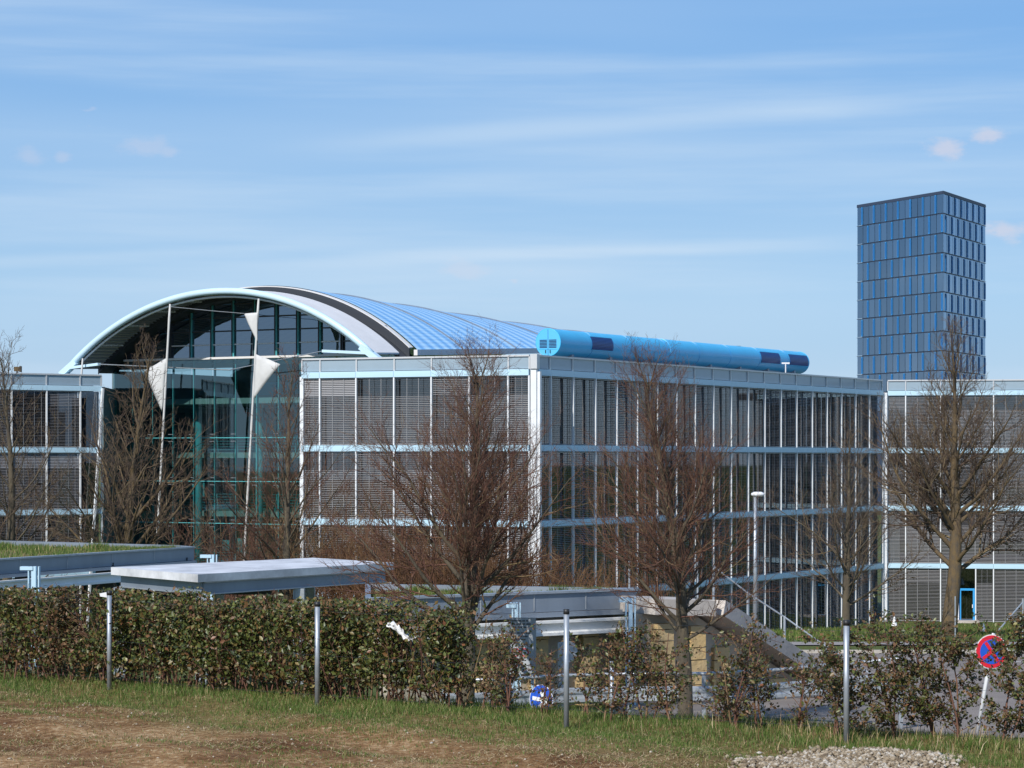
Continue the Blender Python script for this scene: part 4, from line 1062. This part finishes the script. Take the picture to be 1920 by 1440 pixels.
# no stopping sign on a leaning post
c = P(1859, 1222, 41.0); fr = sign_frame(c, R(12), R(-10))
ns = thing('no_stopping_sign', (c.x - 0.25, c.y, gz(c.x, c.y)), 'round red and blue no stopping sign on a leaning white post', 'traffic sign')
flat(ns, 'sign_plate', M['sign_white'], circ(0.30), c, fr, 0.0); flat(ns, 'red_ring', M['sign_red'], circ(0.285), c, fr, 0.006); flat(ns, 'blue_field', M['sign_blue'], circ(0.215), c, fr, 0.012)
for s in (1, -1):
    a = 0.2; w_ = 0.028; k = math.sqrt(.5)
    flat(ns, 'red_bar', M['sign_red'], [((-a * k - w_ * k), s * (-a * k + w_ * k)), ((-a * k + w_ * k), s * (-a * k - w_ * k)), ((a * k + w_ * k), s * (a * k - w_ * k)), ((a * k - w_ * k), s * (a * k + w_ * k))][::s], c, fr, 0.017 + 0.003 * (s < 0))
bt = P(1832, 1345, 41.2); bt.z = gz(bt.x, bt.y)
MB().tube([c + fr[1] * 0.32 + Vector((0, 0.05, 0)), c - fr[1] * 0.3 + Vector((0, 0.05, 0)), bt], 0.034, 8).build('sign_post', M['sign_white'], ns, True)
# keep right sign
c = P(1015, 1312, 42.5); fr = sign_frame(c, R(-40), R(-6))
kr = thing('keep_right_sign', (c.x, c.y, gz(c.x, c.y)), 'low round blue sign with white arrow behind the sparse hedge', 'traffic sign')
flat(kr, 'sign_plate', M['sign_white'], circ(0.275), c, fr, 0.0); flat(kr, 'blue_field', M['sign_blue'], circ(0.26), c, fr, 0.006)
flat(kr, 'white_arrow', M['sign_white'], [(-0.20, -0.035), (0.02, -0.035), (-0.06, -0.13), (0.03, -0.15), (0.20, 0.0), (0.03, 0.15), (-0.06, 0.13), (0.02, 0.035), (-0.20, 0.035)], c, fr, 0.012)
MB().tube([c + Vector((0, 0.06, 0.2)), Vector((c.x, c.y + 0.06, gz(c.x, c.y)))], 0.03, 8).build('sign_post', M['steel'], kr)
isl = P(1030, 1352, 42.6); MB().box((isl.x, isl.y + 0.2, gz(isl.x, isl.y) + 0.06), (1.6, 1.2, 0.16)).build('traffic_island', M['concrete'], kr)
# grey notice board with three small prohibition roundels
c = P(980, 1212, 47.5); fr = sign_frame(c, R(-8))
nb_ = thing('notice_board', (c.x, c.y, gz(c.x, c.y)), 'grey notice board with lines of text and small red roundels at the ramp', 'sign')
flat(nb_, 'board', M['sign_grey'], [(-0.27, -0.55), (0.27, -0.55), (0.27, 0.58), (-0.27, 0.58)], c, fr, 0.0)
random.seed(6)
for j in range(6):
    y = 0.50 - j * 0.065 - (0.05 if j > 2 else 0); x = -0.22; xe = random.uniform(0.0, 0.16)
    while x < xe:
        l_ = random.uniform(0.04, 0.11); flat(nb_, 'text_mark', M['sign_text'], [(x, y), (x + l_, y), (x + l_, y + 0.028), (x, y + 0.028)], c, fr, 0.005); x += l_ + 0.02
for x, y in ((-0.14, -0.12), (0.04, -0.12), (-0.14, -0.32)):
    flat(nb_, 'roundel_ring', M['sign_red'], circ(0.085, 24, x, y), c, fr, 0.005); flat(nb_, 'roundel_face', M['sign_white'], circ(0.06, 24, x, y), c, fr, 0.010)
    flat(nb_, 'roundel_mark', M['sign_text'], [(x - 0.03, y - 0.014), (x + 0.03, y - 0.014), (x + 0.03, y + 0.014), (x - 0.03, y + 0.014)], c, fr, 0.014)
for sx in (-0.2, 0.2):
    p = c + fr[0] * sx + Vector((0, 0.05, 0)); MB().tube([p + Vector((0, 0, 0.55)), Vector((p.x, p.y, gz(p.x, p.y)))], 0.03, 7).build('board_post', M['column_blue'], nb_)
# sign seen from behind on a white pole
c = P(1066, 1222, 47.0); fr = sign_frame(c, R(30))
bs = thing('sign_back', (c.x, c.y, gz(c.x, c.y)), 'round sign seen from its grey back beside the tall fence post', 'traffic sign')
flat(bs, 'sign_plate', M['sign_grey'], circ(0.21), c, fr, 0.0)
p = P(1051, 1205, 47.1); MB().tube([p, Vector((p.x, p.y, gz(p.x, p.y)))], 0.06, 8).build('sign_post', M['steel'], bs)

# ------------------------------------------------------------------ wire fence in front of the hedge
posts = [(205, 1112, 1292, 35.8), (595, 1133, 1322, 33.4), (1062, 1147, 1358, 31.0), (1587, 1168, 1393, 29.0)]
wf = thing('wire_fence', (posts[0][0] / 1e3, 33, PLATEAU), 'low wire fence on four galvanised posts along the hedge', 'fence')
tops = []
for px, y0, y1, Yp in posts:
    a = P(px, y0, Yp); zb = gz(a.x, a.y) - 0.05
    po = MB().tube([(a.x, a.y, zb), (a.x, a.y, a.z)], 0.036, 12).build('fence_post', M['steel'], wf, True)
    MB().tube([(a.x, a.y, a.z - 0.03), (a.x, a.y, a.z + 0.035)], 0.040, 12).build('post_cap', M['black'], po, True)
    tops.append(a)
ext0 = tops[0] + (tops[0] - tops[1]) * 1.0; ext1 = tops[3] + (tops[3] - tops[2]) * 0.8
run = [ext0] + tops + [ext1]
for dz in (-0.10, -0.72, -1.28):
    pts = []
    for a, b in zip(run[:-1], run[1:]):
        for k in range(8): p = a.lerp(b, k / 8); pts.append(p + Vector((0, 0.03, dz - 0.02 * math.sin(math.pi * k / 8))))
    MB().tube(pts, 0.0016, 4, cap=False).build('wire', M['dark'], wf)
a = P(1147, 1240, 35.5); tag(MB().tube([a, (a.x, a.y, gz(a.x, a.y))], 0.034, 8).build('short_post', M['steel'], None, True), 'short galvanised post right of the tall one in the middle of the hedge', 'post')
a = P(1068, 1290, 38); 

# ------------------------------------------------------------------ trees
class Twigs:
    """collects thin branches of equal point count and turns each set into three or four sided tubes"""
    def __init__(s): s.sets = {}
    def add(s, pts, r0, r1, sides): s.sets.setdefault((len(pts), sides), []).append((pts, r0, r1))
    def build(s, name, m, parent):
        V, Fc, base = [], [], 0
        for (k, n), lst in s.sets.items():
            Pn = np.array([[tuple(p) for p in l_[0]] for l_ in lst]); r0 = np.array([l_[1] for l_ in lst]); r1 = np.array([l_[2] for l_ in lst])
            D = np.empty_like(Pn); D[:, 1:-1] = Pn[:, 2:] - Pn[:, :-2]; D[:, 0] = Pn[:, 1] - Pn[:, 0]; D[:, -1] = Pn[:, -1] - Pn[:, -2]
            D /= np.linalg.norm(D, axis=-1, keepdims=True) + 1e-9
            ref = np.where(np.abs(D[..., 2:3]) > 0.9, np.array([[[1.0, 0, 0]]]), np.array([[[0, 0, 1.0]]]))
            U = np.cross(D, ref); U /= np.linalg.norm(U, axis=-1, keepdims=True) + 1e-9; W = np.cross(D, U)
            tt = np.linspace(0, 1, k)[None, :, None]; rad = r0[:, None, None] * (1 - tt) + r1[:, None, None] * tt
            rings = np.stack([Pn + (U * math.cos(2 * math.pi * j / n) + W * math.sin(2 * math.pi * j / n)) * rad for j in range(n)], 2)
            V.append(rings.reshape(-1, 3)); nb2 = len(lst)
            id_ = base + np.arange(nb2 * k * n).reshape(nb2, k, n)
            for j in range(n):
                j2 = (j + 1) % n
                Fc.append(np.stack([id_[:, :-1, j], id_[:, :-1, j2], id_[:, 1:, j2], id_[:, 1:, j]], -1).reshape(-1, 4))
            base += nb2 * k * n
        return np_mesh(name, np.concatenate(V), np.concatenate(Fc), m, parent, True)
def grow(rnd, p, d, L_, k, up, wob):
    pts = [p]; d = d.normalized(); st = L_ / (k - 1)
    for i in range(k - 1):
        d = (d + Vector((rnd.gauss(0, wob), rnd.gauss(0, wob), rnd.gauss(0, wob) + up))).normalized(); p = p + d * st; pts.append(p)
    return pts
def on(pts, t):
    x = t * (len(pts) - 1); i = min(int(x), len(pts) - 2); f = x - i; return pts[i].lerp(pts[i + 1], f), (pts[i + 1] - pts[i]).normalized()
def side_dir(rnd, d, ang):
    v = Vector((rnd.gauss(0, 1), rnd.gauss(0, 1), rnd.gauss(0, 1))); v = (v - d * v.dot(d)).normalized()
    return (d * math.cos(ang) + v * math.sin(ang)).normalized()
def tree(px, base_py, top_py, Yt, label, seed, n_prim, crown, r_trunk, low=0.16, ang_low=56, ang_top=16, dens=1.0, twig='twig', bark='bark', fork=None, tmin=0.0034, lean=0.0, limb=1.0):
    rnd = random.Random(seed)
    b = P(px, base_py, Yt); b.z = gz(b.x, b.y) - 0.1; top = P(px, top_py, Yt); H_ = top.z - b.z
    root = thing('bare_tree', b, label, 'tree', 'bare trees round the office buildings')
    tr_pts = [b]; dd = Vector((lean, 0, 1)); k = 16
    for i in range(k): 
        dd = (dd + Vector((rnd.gauss(0, .035), rnd.gauss(0, .035), 0.05))).normalized(); tr_pts.append(tr_pts[-1] + dd * (H_ / k))
    rads = [r_trunk * (1.25 if i == 0 else 1.0) * max(0.03, (1 - i / k) ** 0.85) for i in range(k + 1)]
    MB().tube(tr_pts, rads, 10).build('trunk', M[bark], root, True)
    limbs = MB(); tw = Twigs()
    for i in range(n_prim):
        t = low + (0.97 - low) * ((i + rnd.random()) / n_prim) ** 1.12
        p, d = on(tr_pts, t); az = i * 2.39996 + rnd.uniform(-.5, .5)
        rel = (t - low) / (1 - low); an = R(ang_low + (ang_top - ang_low) * rel + rnd.uniform(-9, 9))
        dr_ = Vector((math.cos(az) * math.sin(an), math.sin(az) * math.sin(an), math.cos(an)))
        Lp = crown(rel) * H_ * rnd.uniform(0.72, 1.1)
        pr = min(r_trunk * 0.36, 0.010 + Lp * 0.0125 * limb) * (1 - t * 0.25)
        pts = grow(rnd, p, dr_, Lp, 9, 0.055, 0.075)
        limbs.tube(pts, [pr * (1 - 0.86 * j / 8) for j in range(9)], 5, cap=False)
        ns2 = max(4, int((6 + Lp * 5.5) * dens))
        for j in range(ns2):
            tt = 0.16 + 0.84 * (j + rnd.random()) / ns2; q, d2 = on(pts, tt)
            Ls = Lp * (0.50 - 0.30 * tt) * rnd.uniform(0.6, 1.15) + 0.16
            sp = grow(rnd, q, side_dir(rnd, d2, R(rnd.uniform(28, 58))), Ls, 6, 0.085, 0.10)
            sr = max(tmin * 1.5, pr * (1 - 0.8 * tt) * 0.42); tw.add(sp, sr, tmin, 4)
            nt = max(4, int((4 + Ls * 10) * dens))
            for m_ in range(nt):
                t3 = 0.15 + 0.85 * (m_ + rnd.random()) / nt; q3, d3 = on(sp, t3)
                L3 = rnd.uniform(0.14, 0.42) * (0.55 + Ls * 0.5) * (H_ / 9) ** 0.5
                p3 = grow(rnd, q3, side_dir(rnd, d3, R(rnd.uniform(25, 55))), L3, 4, 0.10, 0.10); tw.add(p3, max(tmin, sr * 0.5), tmin * 0.6, 3)
                for _ in range(3 if rnd.random() < 0.75 * dens else 2):
                    q4, d4 = on(p3, rnd.uniform(0.25, 0.95)); tw.add(grow(rnd, q4, side_dir(rnd, d4, R(rnd.uniform(20, 50))), L3 * rnd.uniform(.35, .7), 3, .1, .08), tmin * 0.8, tmin * 0.5, 3)
    limbs.build('limbs', M[bark], root, True)
    tw.build('crown', M[twig], root)
    return root
wide = lambda r: 0.325 * (1 - r) ** 0.75 * (0.75 + 0.6 * math.sin(math.pi * min(1, r * 1.6 + 0.2))) + 0.11
slim = lambda r: 0.28 * (1 - r) ** 0.7 * (0.8 + 0.5 * math.sin(math.pi * min(1, r * 1.5 + .2))) + 0.09
tree(872, 1335, 682, 45.0, 'bare reddish tree in front of the office corner, thick trunk rising from the hedge', 101, 44, wide, 0.19, low=0.25, dens=0.92, limb=1.2, tmin=0.0018, lean=0.02)
tree(1284, 1362, 690, 43.5, 'bare tree with straight trunk before the sloping ramp wall', 202, 44, slim, 0.15, low=0.25, dens=0.90, limb=1.2, tmin=0.0018, lean=0.02)
tree(1778, 1180, 640, 121.0, 'largest bare tree with lichen covered forked trunk beside the blue door', 303, 34, wide, 0.42, low=0.22, ang_low=52, ang_top=18, dens=0.5, twig='twig_grey', bark='bark_lichen', tmin=0.007, limb=1.7)
tree(1585, 1165, 815, 118.0, 'smaller bare tree by the inner corner of the office buildings', 404, 32, wide, 0.24, low=0.15, dens=0.45, twig='twig_grey', tmin=0.006)
tree(232, 1040, 668, 96.0, 'bare tree with low forking trunk in front of the glass hall, behind the grass roof', 505, 36, wide, 0.30, low=0.16, dens=0.42, twig='twig_grey', bark='bark_lichen', tmin=0.0055, limb=1.5)
tree(535, 1060, 690, 104.0, 'bare tree just left of the central office block front', 606, 34, slim, 0.24, low=0.14, dens=0.42, twig='twig', tmin=0.0055)
tree(8, 1040, 670, 92.0, 'bare tree cut by the left edge of the picture', 707, 38, slim, 0.24, low=0.14, dens=0.42, twig='twig_grey', tmin=0.0055)

# leafless bushes below the buildings
def bush(px, Yb, hgt, spread, n, label, seed, twig, tmin=0.010):
    rnd = random.Random(seed); x = (px - 960) / F * Yb; b = Vector((x, Yb, gz(x, Yb) - 0.05))
    root = thing('bare_bush', b, label, 'bush', 'leafless bushes below the office buildings'); tw = Twigs()
    for i in range(n):
        az = rnd.uniform(0, 6.283); an = R(rnd.uniform(3, 38)); d = Vector((math.cos(az) * math.sin(an), math.sin(az) * math.sin(an), math.cos(an)))
        st = b + Vector((rnd.gauss(0, spread * .35), rnd.gauss(0, spread * .25), 0)); Lq = hgt * rnd.uniform(0.6, 1.05)
        sp = grow(rnd, st, d, Lq, 7, 0.02, 0.06); tw.add(sp, 0.022, tmin * .7, 4)
        for j in range(9):
            q, d2 = on(sp, rnd.uniform(.2, 1)); s3 = grow(rnd, q, side_dir(rnd, d2, R(rnd.uniform(20, 45))), Lq * rnd.uniform(.14, .34), 4, .06, .08); tw.add(s3, tmin, tmin * .5, 3)
            for _ in range(2):
                q, d3 = on(s3, rnd.uniform(.2, 1)); tw.add(grow(rnd, q, side_dir(rnd, d3, R(rnd.uniform(20, 45))), Lq * rnd.uniform(.06, .15), 3, .06, .08), tmin * .8, tmin * .5, 3)
    tw.build('branches', M[twig], root)
ORD = ['first', 'second', 'third', 'fourth', 'fifth', 'sixth', 'seventh', 'eighth', 'ninth', 'tenth', 'eleventh', 'twelfth', 'thirteenth', 'fourteenth', 'fifteenth', 'sixteenth']
for i, (px, Yb, h_, sp, tw_, n_) in enumerate(((440, 112, 6.2, 2.4, 'twig', 60), (505, 108, 5.2, 2.2, 'twig', 60), (590, 106, 6.0, 1.8, 'twig_tan', 60), (650, 104, 5.2, 2.4, 'twig_rust', 100), (715, 100, 4.9, 2.6, 'twig_rust', 110),
        (780, 98, 4.6, 2.6, 'twig_rust', 110), (850, 97, 4.6, 2.6, 'twig_rust', 110), (925, 97, 4.4, 2.6, 'twig_rust', 110), (990, 96, 4.2, 2.4, 'twig_rust', 90), (1060, 94, 3.3, 2.4, 'twig_rust', 60), (1130, 92, 3.2, 2.4, 'twig_rust', 60), (1210, 86, 2.9, 2.4, 'twig_rust', 60))):
    kind_ = {'twig': 'dark reddish leafless bush', 'twig_tan': 'pale tan leafless bush', 'twig_rust': 'rust brown leafless bush'}[tw_]
    bush(px, Yb, h_, sp, n_, '%s below the offices, %s bush counted from the left' % (kind_, ORD[i]), 900 + i, tw_)

# ------------------------------------------------------------------ hedge along the fence
def leaf_cloud(C_, size, m, name, parent):
    n = len(C_); nrm = rng.normal(size=(n, 3)); nrm[:, 2] += 0.5; nrm[:, 1] -= 0.5; nrm /= np.linalg.norm(nrm, axis=1, keepdims=True)
    t = rng.normal(size=(n, 3)); t -= nrm * (t * nrm).sum(1, keepdims=True); t /= np.linalg.norm(t, axis=1, keepdims=True); s = np.cross(nrm, t)
    Lf = (size * rng.uniform(0.45, 1.55, n))[:, None]; W = Lf * 0.30
    a = C_ - t * Lf * .5; c_ = C_ + t * Lf * .5; f = nrm * W * 0.35
    b = C_ - t * Lf * .02 + s * W + f; d = C_ - t * Lf * .02 - s * W + f
    V = np.stack([a, b, c_, d], 1).reshape(-1, 3); i = np.arange(n)[:, None] * 4
    return np_mesh(name, V, np.concatenate([i + np.array([[0, 1, 2]]), i + np.array([[0, 2, 3]])], 0), m, parent)
def fence_xy(px, off):
    """point on the fence line seen at photo column px, moved off metres behind it"""
    u = (px - 960) / F; s = (u * FA.y - FA.x) / (FD.x - u * FD.y)
    return FA.x + FD.x * s + FN.x * off, FA.y + FD.y * s + FN.y * off
def vnoise(x, seed):
    r_ = np.random.default_rng(seed); ph = r_.uniform(0, 6.28, 6); fr_ = r_.uniform(0.6, 5.0, 6)
    return sum(np.sin(x * f + p) for f, p in zip(fr_, ph)) / 3.0
hx0 = -40; hx1 = 842
x0_, y0_ = fence_xy(hx0, 0.55); x1_, y1_ = fence_xy(hx1, 0.55)
hl = math.hypot(x1_ - x0_, y1_ - y0_)
hedge = thing('dense_hedge', ((x0_ + x1_) / 2, (y0_ + y1_) / 2, PLATEAU), 'dense clipped hedge of green and bronze leaves behind the wire fence at left', 'hedge')
n = 95000
u = rng.random(n); dep = rng.normal(0, 0.24, n); hh = rng.random(n) ** 0.9
topv = 1.36 + 0.08 * vnoise(u * hl * 1.6, 1) + 0.06 * vnoise(u * hl * 6, 2)
X = x0_ + (x1_ - x0_) * u + FN.x * dep; Y = y0_ + (y1_ - y0_) * u + FN.y * dep
Z = PLATEAU + 0.05 + hh * topv
up_ = u * hl
clump = vnoise(up_ * 2.2, 3) * 0.35 + np.sin(hh * 9 + vnoise(up_ * 1.3, 4) * 3) * 0.3 + np.sin(up_ * 7 + hh * 6) * 0.35
gap = np.exp(-((u - 0.205) / 0.030) ** 2) * (hh > 0.5) * 1.2 + (hh < 0.16) * 0.7 + np.clip((u - 0.93) / 0.07, 0, 1) * 0.55
keep = rng.random(n) < np.clip(0.62 + 0.75 * clump - gap, 0.05, 1)
Cc = np.stack([X, Y, Z], -1)[keep]; uk = u[keep]
brz = (np.exp(-((uk - 0.17) / 0.05) ** 2) > rng.random(len(uk)) * 1.1) | ((Cc[:, 2] < PLATEAU + 0.4) & (rng.random(len(uk)) < 0.5)) | (Cc[:, 2] > PLATEAU + 1.15) & (rng.random(len(uk)) < 0.35)
leaf_cloud(Cc[~brz], 0.062, M['leaf'], 'leaves', hedge)['kind'] = 'stuff'
leaf_cloud(Cc[brz], 0.058, M['leaf_bronze'], 'bronze_leaves', hedge)['kind'] = 'stuff'
tw = Twigs(); rnd = random.Random(77)
for i in range(230):
    t = rnd.random(); x = x0_ + (x1_ - x0_) * t + rnd.gauss(0, .1); y = y0_ + (y1_ - y0_) * t + rnd.gauss(0, .14)
    sp = grow(rnd, Vector((x, y, PLATEAU - 0.05)), Vector((rnd.gauss(0, .2), rnd.gauss(0, .2), 1)), rnd.uniform(0.9, 1.5), 7, 0.03, 0.09); tw.add(sp, 0.014, 0.004, 4)
    for j in range(6):
        q, d2 = on(sp, rnd.uniform(.15, 1)); tw.add(grow(rnd, q, side_dir(rnd, d2, R(rnd.uniform(30, 65))), rnd.uniform(.15, .42), 4, .04, .1), .005, .0025, 3)
tw.build('stems', M['twig'], hedge)

def shrub(px, off, hgt, wid, n_leaf, label, seed, lean=0.0):
    rnd = random.Random(seed); x, y = fence_xy(px, off); z = gz(x, y) - 0.05
    root = thing('hedge_shrub', (x, y, z), label, 'shrub', 'sparse shrubs along the fence'); tw = Twigs(); tips = []
    for s in range(rnd.choice((2, 3, 3))):
        sp = grow(rnd, Vector((x + rnd.gauss(0, .06), y + rnd.gauss(0, .06), z)), Vector((rnd.gauss(lean, .16), rnd.gauss(0, .16), 1)), hgt * rnd.uniform(.75, 1.0), 8, 0.03, 0.09); tw.add(sp, 0.017, 0.004, 5)
        for j in range(15):
            q, d2 = on(sp, rnd.uniform(.10, 1)); s2 = grow(rnd, q, side_dir(rnd, d2, R(rnd.uniform(40, 80))), wid * rnd.uniform(.35, 1.0), 5, .03, .12); tw.add(s2, .006, .003, 3)
            for t in (0.3, 0.5, .7, .85, 1): tips.append(on(s2, t)[0])
            for _ in range(2):
                q, d3 = on(s2, rnd.uniform(.3, 1)); s3 = grow(rnd, q, side_dir(rnd, d3, R(rnd.uniform(30, 70))), wid * rnd.uniform(.15, .45), 3, .02, .1); tw.add(s3, .0035, .002, 3); tips += [s3[1], s3[2]]
    tw.build('stems', M['twig'], root)
    T = np.array([tuple(t) for t in tips]); k = rng.integers(0, len(T), n_leaf)
    Cl = T[k] + rng.normal(0, 0.035, (n_leaf, 3)); Cl = Cl[Cl[:, 2] > z + 0.12]; h = rng.random(len(Cl)) < 0.6
    leaf_cloud(Cl[~h], 0.050, M['leaf'], 'leaves', root)['kind'] = 'stuff'; leaf_cloud(Cl[h], 0.046, M['leaf_bronze'], 'bronze_leaves', root)['kind'] = 'stuff'
spots = [(862, .9, 1.15, .50, 900), (915, .6, 1.25, .50, 800), (955, .9, 0.95, .40, 260), (1035, .8, 1.2, .45, 420), (1108, .5, 1.3, .50, 800), (1165, .7, 1.25, .50, 750), (1228, .5, 1.35, .50, 700), (1300, .9, .55, .40, 450),
         (1345, .5, 1.35, .52, 700), (1385, .7, 1.2, .45, 520), (1440, .8, 1.0, .45, 380), (1525, .6, 1.4, .62, 1700), (1635, .6, 1.4, .62, 1800), (1700, .8, 1.35, .6, 1500), (1765, .6, 1.4, .6, 1500), (1846, .4, 1.5, .6, 2600)]
for i, (px, off, h_, w_, nl) in enumerate(spots):
    shrub(px, off, h_ * (1.06 if px > 1080 else 1), w_, int(nl * (1.5 if px > 1080 else 1.15)), '%s sparse bronze leaved shrub counted rightwards from the dense hedge' % ORD[i].capitalize(), 40 + i, lean=0.15 if i == 15 else 0.0)
# plastic bag caught in the hedge
bx, by = fence_xy(735, 0.22)
bz = P(735, 1185, by).z; vs, fs = [], []
for i in range(13):
    for j in range(5):
        t = i / 12; px = -0.20 + 0.42 * t; pz = 0.10 - 0.20 * t + 0.04 * math.sin(t * 7)
        w = 0.042 * (0.4 + math.sin(math.pi * min(1, t * 1.1 + 0.1))) * (j / 4 - 0.5) * 2
        vs.append((bx + px + w * 0.3, by - 0.04 * math.sin(j * 2.1 + i) - 0.05, bz + pz + w * 0.8 + 0.02 * math.sin(i * 3.3 + j * 1.7)))
for i in range(12):
    for j in range(4): a = i * 5 + j; fs.append((a, a + 1, a + 6, a + 5))
me = bpy.data.meshes.new('plastic_bag'); me.from_pydata(vs, [], fs); me.update(); me.shade_smooth()
pb = link('plastic_bag', me, M['sign_white']); pb.modifiers.new('thickness', 'SOLIDIFY').thickness = 0.004
tag(pb, 'torn white plastic bag caught in the dense hedge', 'plastic bag')
fx, fy = fence_xy(196, 0.05); p = P(197, 1114, fy)
tag(MB().hexa([p + Vector(q) for q in ((-.07, -.01, -.035), (.03, -.01, -.05), (.03, .01, -.05), (-.07, .01, -.035), (-.085, -.01, .01), (.02, -.01, .03), (.02, .01, .03), (-.085, .01, .01))]).build('white_tag', M['sign_white']), 'small white tag beside the top of the leftmost fence post', 'tag')

# ------------------------------------------------------------------ foreground grass, straw and gravel
def fg(n, dens_fn, zoff=0.0):
    def fn(_):
        px = rng.uniform(-60, 1980, n); d = rng.uniform(-9.5, 1.6, n)
        u_ = (px - 960) / F; s = (u_ * FA.y - FA.x) / (FD.x - u_ * FD.y)
        # points on lines parallel to the fence, d behind (+) or before (-)
        ox, oy = FA.x + FN.x * d, FA.y + FN.y * d; s = (u_ * oy - ox) / (FD.x - u_ * FD.y)
        X = ox + FD.x * s; Y = oy + FD.y * s
        kp, sc = dens_fn(X, Y, d); kp = (rng.random(n) < kp) & (Y > 18)
        X, Y, sc = X[kp], Y[kp], sc[kp]
        return X, Y, ground_z(X, Y) + zoff, sc
    return fn
def patch(X, Y, f, s): return vnoise(X * f + vnoise(Y * f * .8, s + 1), s) + vnoise(Y * f * 1.3 + X * f * .4, s + 2)
gv_c = P(1590, 1428, 27.0)
def in_gravel(X, Y): return (((X - gv_c.x) / 1.25) ** 2 + ((Y - 26.9) / 1.45) ** 2) < 0.85 + 0.25 * np.sin(X * 7 + 2) * np.sin(Y * 5)
def d_green(X, Y, d):
    edge = smooth(-3.2, -1.1, d + 0.35 * patch(X, Y, 1.3, 5)); pt_ = smooth(0.25, 1.1, patch(X, Y, 1.6, 9)) * 0.5 * smooth(-11, -2, d)
    k = np.clip(edge * (0.78 + 0.5 * np.clip(patch(X, Y, 2.2, 31), -0.9, 0.8)) + pt_ + 0.03, 0, 1) * np.where(in_gravel(X, Y), 0.02, 1.0)
    tuft = 0.6 + 0.6 * smooth(-1.2, 0.1, d) + 1.1 * smooth(0.5, 1.3, patch(X, Y, 3.1, 14)) * edge
    return k, tuft
tag(blades(260000, fg(260000, d_green), 0.03, 0.085, 0.008, M['grass'], 'grass', None, lean=0.8), 'green grass strip along the foot of the wire fence', 'grass', kind='stuff')
def d_straw(X, Y, d):
    k = np.clip(0.10 + 0.8 * smooth(0.0, 1.0, patch(X, Y, 0.7, 22)), 0, 1) * (1 - 0.6 * smooth(-2.0, -0.5, d)) * np.where(in_gravel(X, Y), 0.05, 1)
    return k, np.ones_like(X)
tag(blades(170000, fg(170000, d_straw, 0.004), 0.04, 0.13, 0.009, M['straw'], 'dry_straw', None, lean=0.8, flat=0.7), 'dry straw and dead grass littering the bare soil', 'straw', kind='stuff')
def d_dead(X, Y, d):
    return np.clip(smooth(-1.2, 0.2, d) * smooth(0.0, 3.0, X - 1.0) * 0.8, 0, 1) * np.where(in_gravel(X, Y), 0, 1), np.ones_like(X) * 1.3
tag(blades(14000, fg(14000, d_dead), 0.07, 0.19, 0.009, M['straw'], 'dead_grass', None, lean=0.7), 'tall dead grass at the foot of the right hand shrubs', 'grass', kind='stuff')
# verge on the bank and by the road
def verge_fn(n):
    X = rng.uniform(-14, 16, n); d = rng.uniform(1.4, 7.5, n); s = (X - FA.x - FN.x * d) / FD.x; Y = FA.y + FN.y * d + FD.y * s
    kp = (Y > 24) & (Y < 60) & ((X < 1.5) | (d < 5.2)); return X[kp], Y[kp], ground_z(X, Y)[kp], np.ones(kp.sum())
tag(blades(26000, verge_fn, 0.06, 0.18, 0.014, M['grass'], 'verge_grass', None), 'grass on the bank falling from the hedge to the road', 'grass', kind='stuff')
def lawn_fn(n):
    X = rng.uniform(8, 40, n); Y = rng.uniform(111, 151, n); return X, Y, ground_z(X, Y), np.ones(n)
tag(blades(30000, lawn_fn, 0.08, 0.26, 0.035, M['grass'], 'lawn_grass', None), 'lawn in front of the office building with the blue door', 'grass', kind='stuff')
# gravel patch
def stones(n, pos, smin, smax, name, label):
    X, Y, Z = pos(n); n = len(X)
    base = np.array([(0, 0, 1), (.94, 0, .2), (.29, .89, .2), (-.76, .55, .2), (-.76, -.55, .2), (.29, -.89, .2), (.5, .35, -.6), (-.5, .3, -.6), (0, -.6, -.6)])
    fc = np.array([(0, 1, 2), (0, 2, 3), (0, 3, 4), (0, 4, 5), (0, 5, 1), (1, 6, 2), (2, 6, 7), (2, 7, 3), (3, 7, 4), (4, 7, 8), (4, 8, 5), (5, 8, 6), (5, 6, 1)])
    sz = rng.uniform(smin, smax, n)[:, None, None] * rng.uniform(0.6, 1.3, (n, 1, 3)); V = base[None] * (1 + rng.normal(0, .14, (n, 9, 1))) * sz
    a = rng.uniform(0, 6.28, n); ca, sa = np.cos(a)[:, None], np.sin(a)[:, None]
    V = np.stack([V[..., 0] * ca - V[..., 1] * sa, V[..., 0] * sa + V[..., 1] * ca, V[..., 2] * 0.75], -1) + np.stack([X, Y, Z], -1)[:, None]
    o = np_mesh(name, V.reshape(-1, 3), (np.arange(n)[:, None, None] * 9 + fc[None]).reshape(-1, 3), M['pebble']); return tag(o, label, 'gravel', kind='stuff')
def gpos(n):
    X = rng.uniform(gv_c.x - 1.4, gv_c.x + 1.4, n); Y = rng.uniform(25.3, 28.5, n); e_ = rng.normal(0, 0.16, (2, n)); k = in_gravel(X + e_[0], Y + e_[1]); X, Y = X[k], Y[k]
    return X, Y, ground_z(X, Y) + rng.uniform(0, 0.03, len(X)) + 0.03 * np.clip(1 - ((X - gv_c.x) / 1.3) ** 2 - ((Y - 26.9) / 1.6) ** 2, 0, 1)
stones(7500, gpos, 0.018, 0.042, 'gravel', 'heap of pale gravel stones in the right foreground')
def spos(n):
    f_ = fg(n, lambda X, Y, d: (np.where(d < -1.5, 0.8, 0.05), np.ones_like(X))); X, Y, Z, _ = f_(n); return X, Y, Z
stones(1500, spos, 0.008, 0.028, 'scattered_pebbles', 'scattered pebbles on the bare foreground soil')
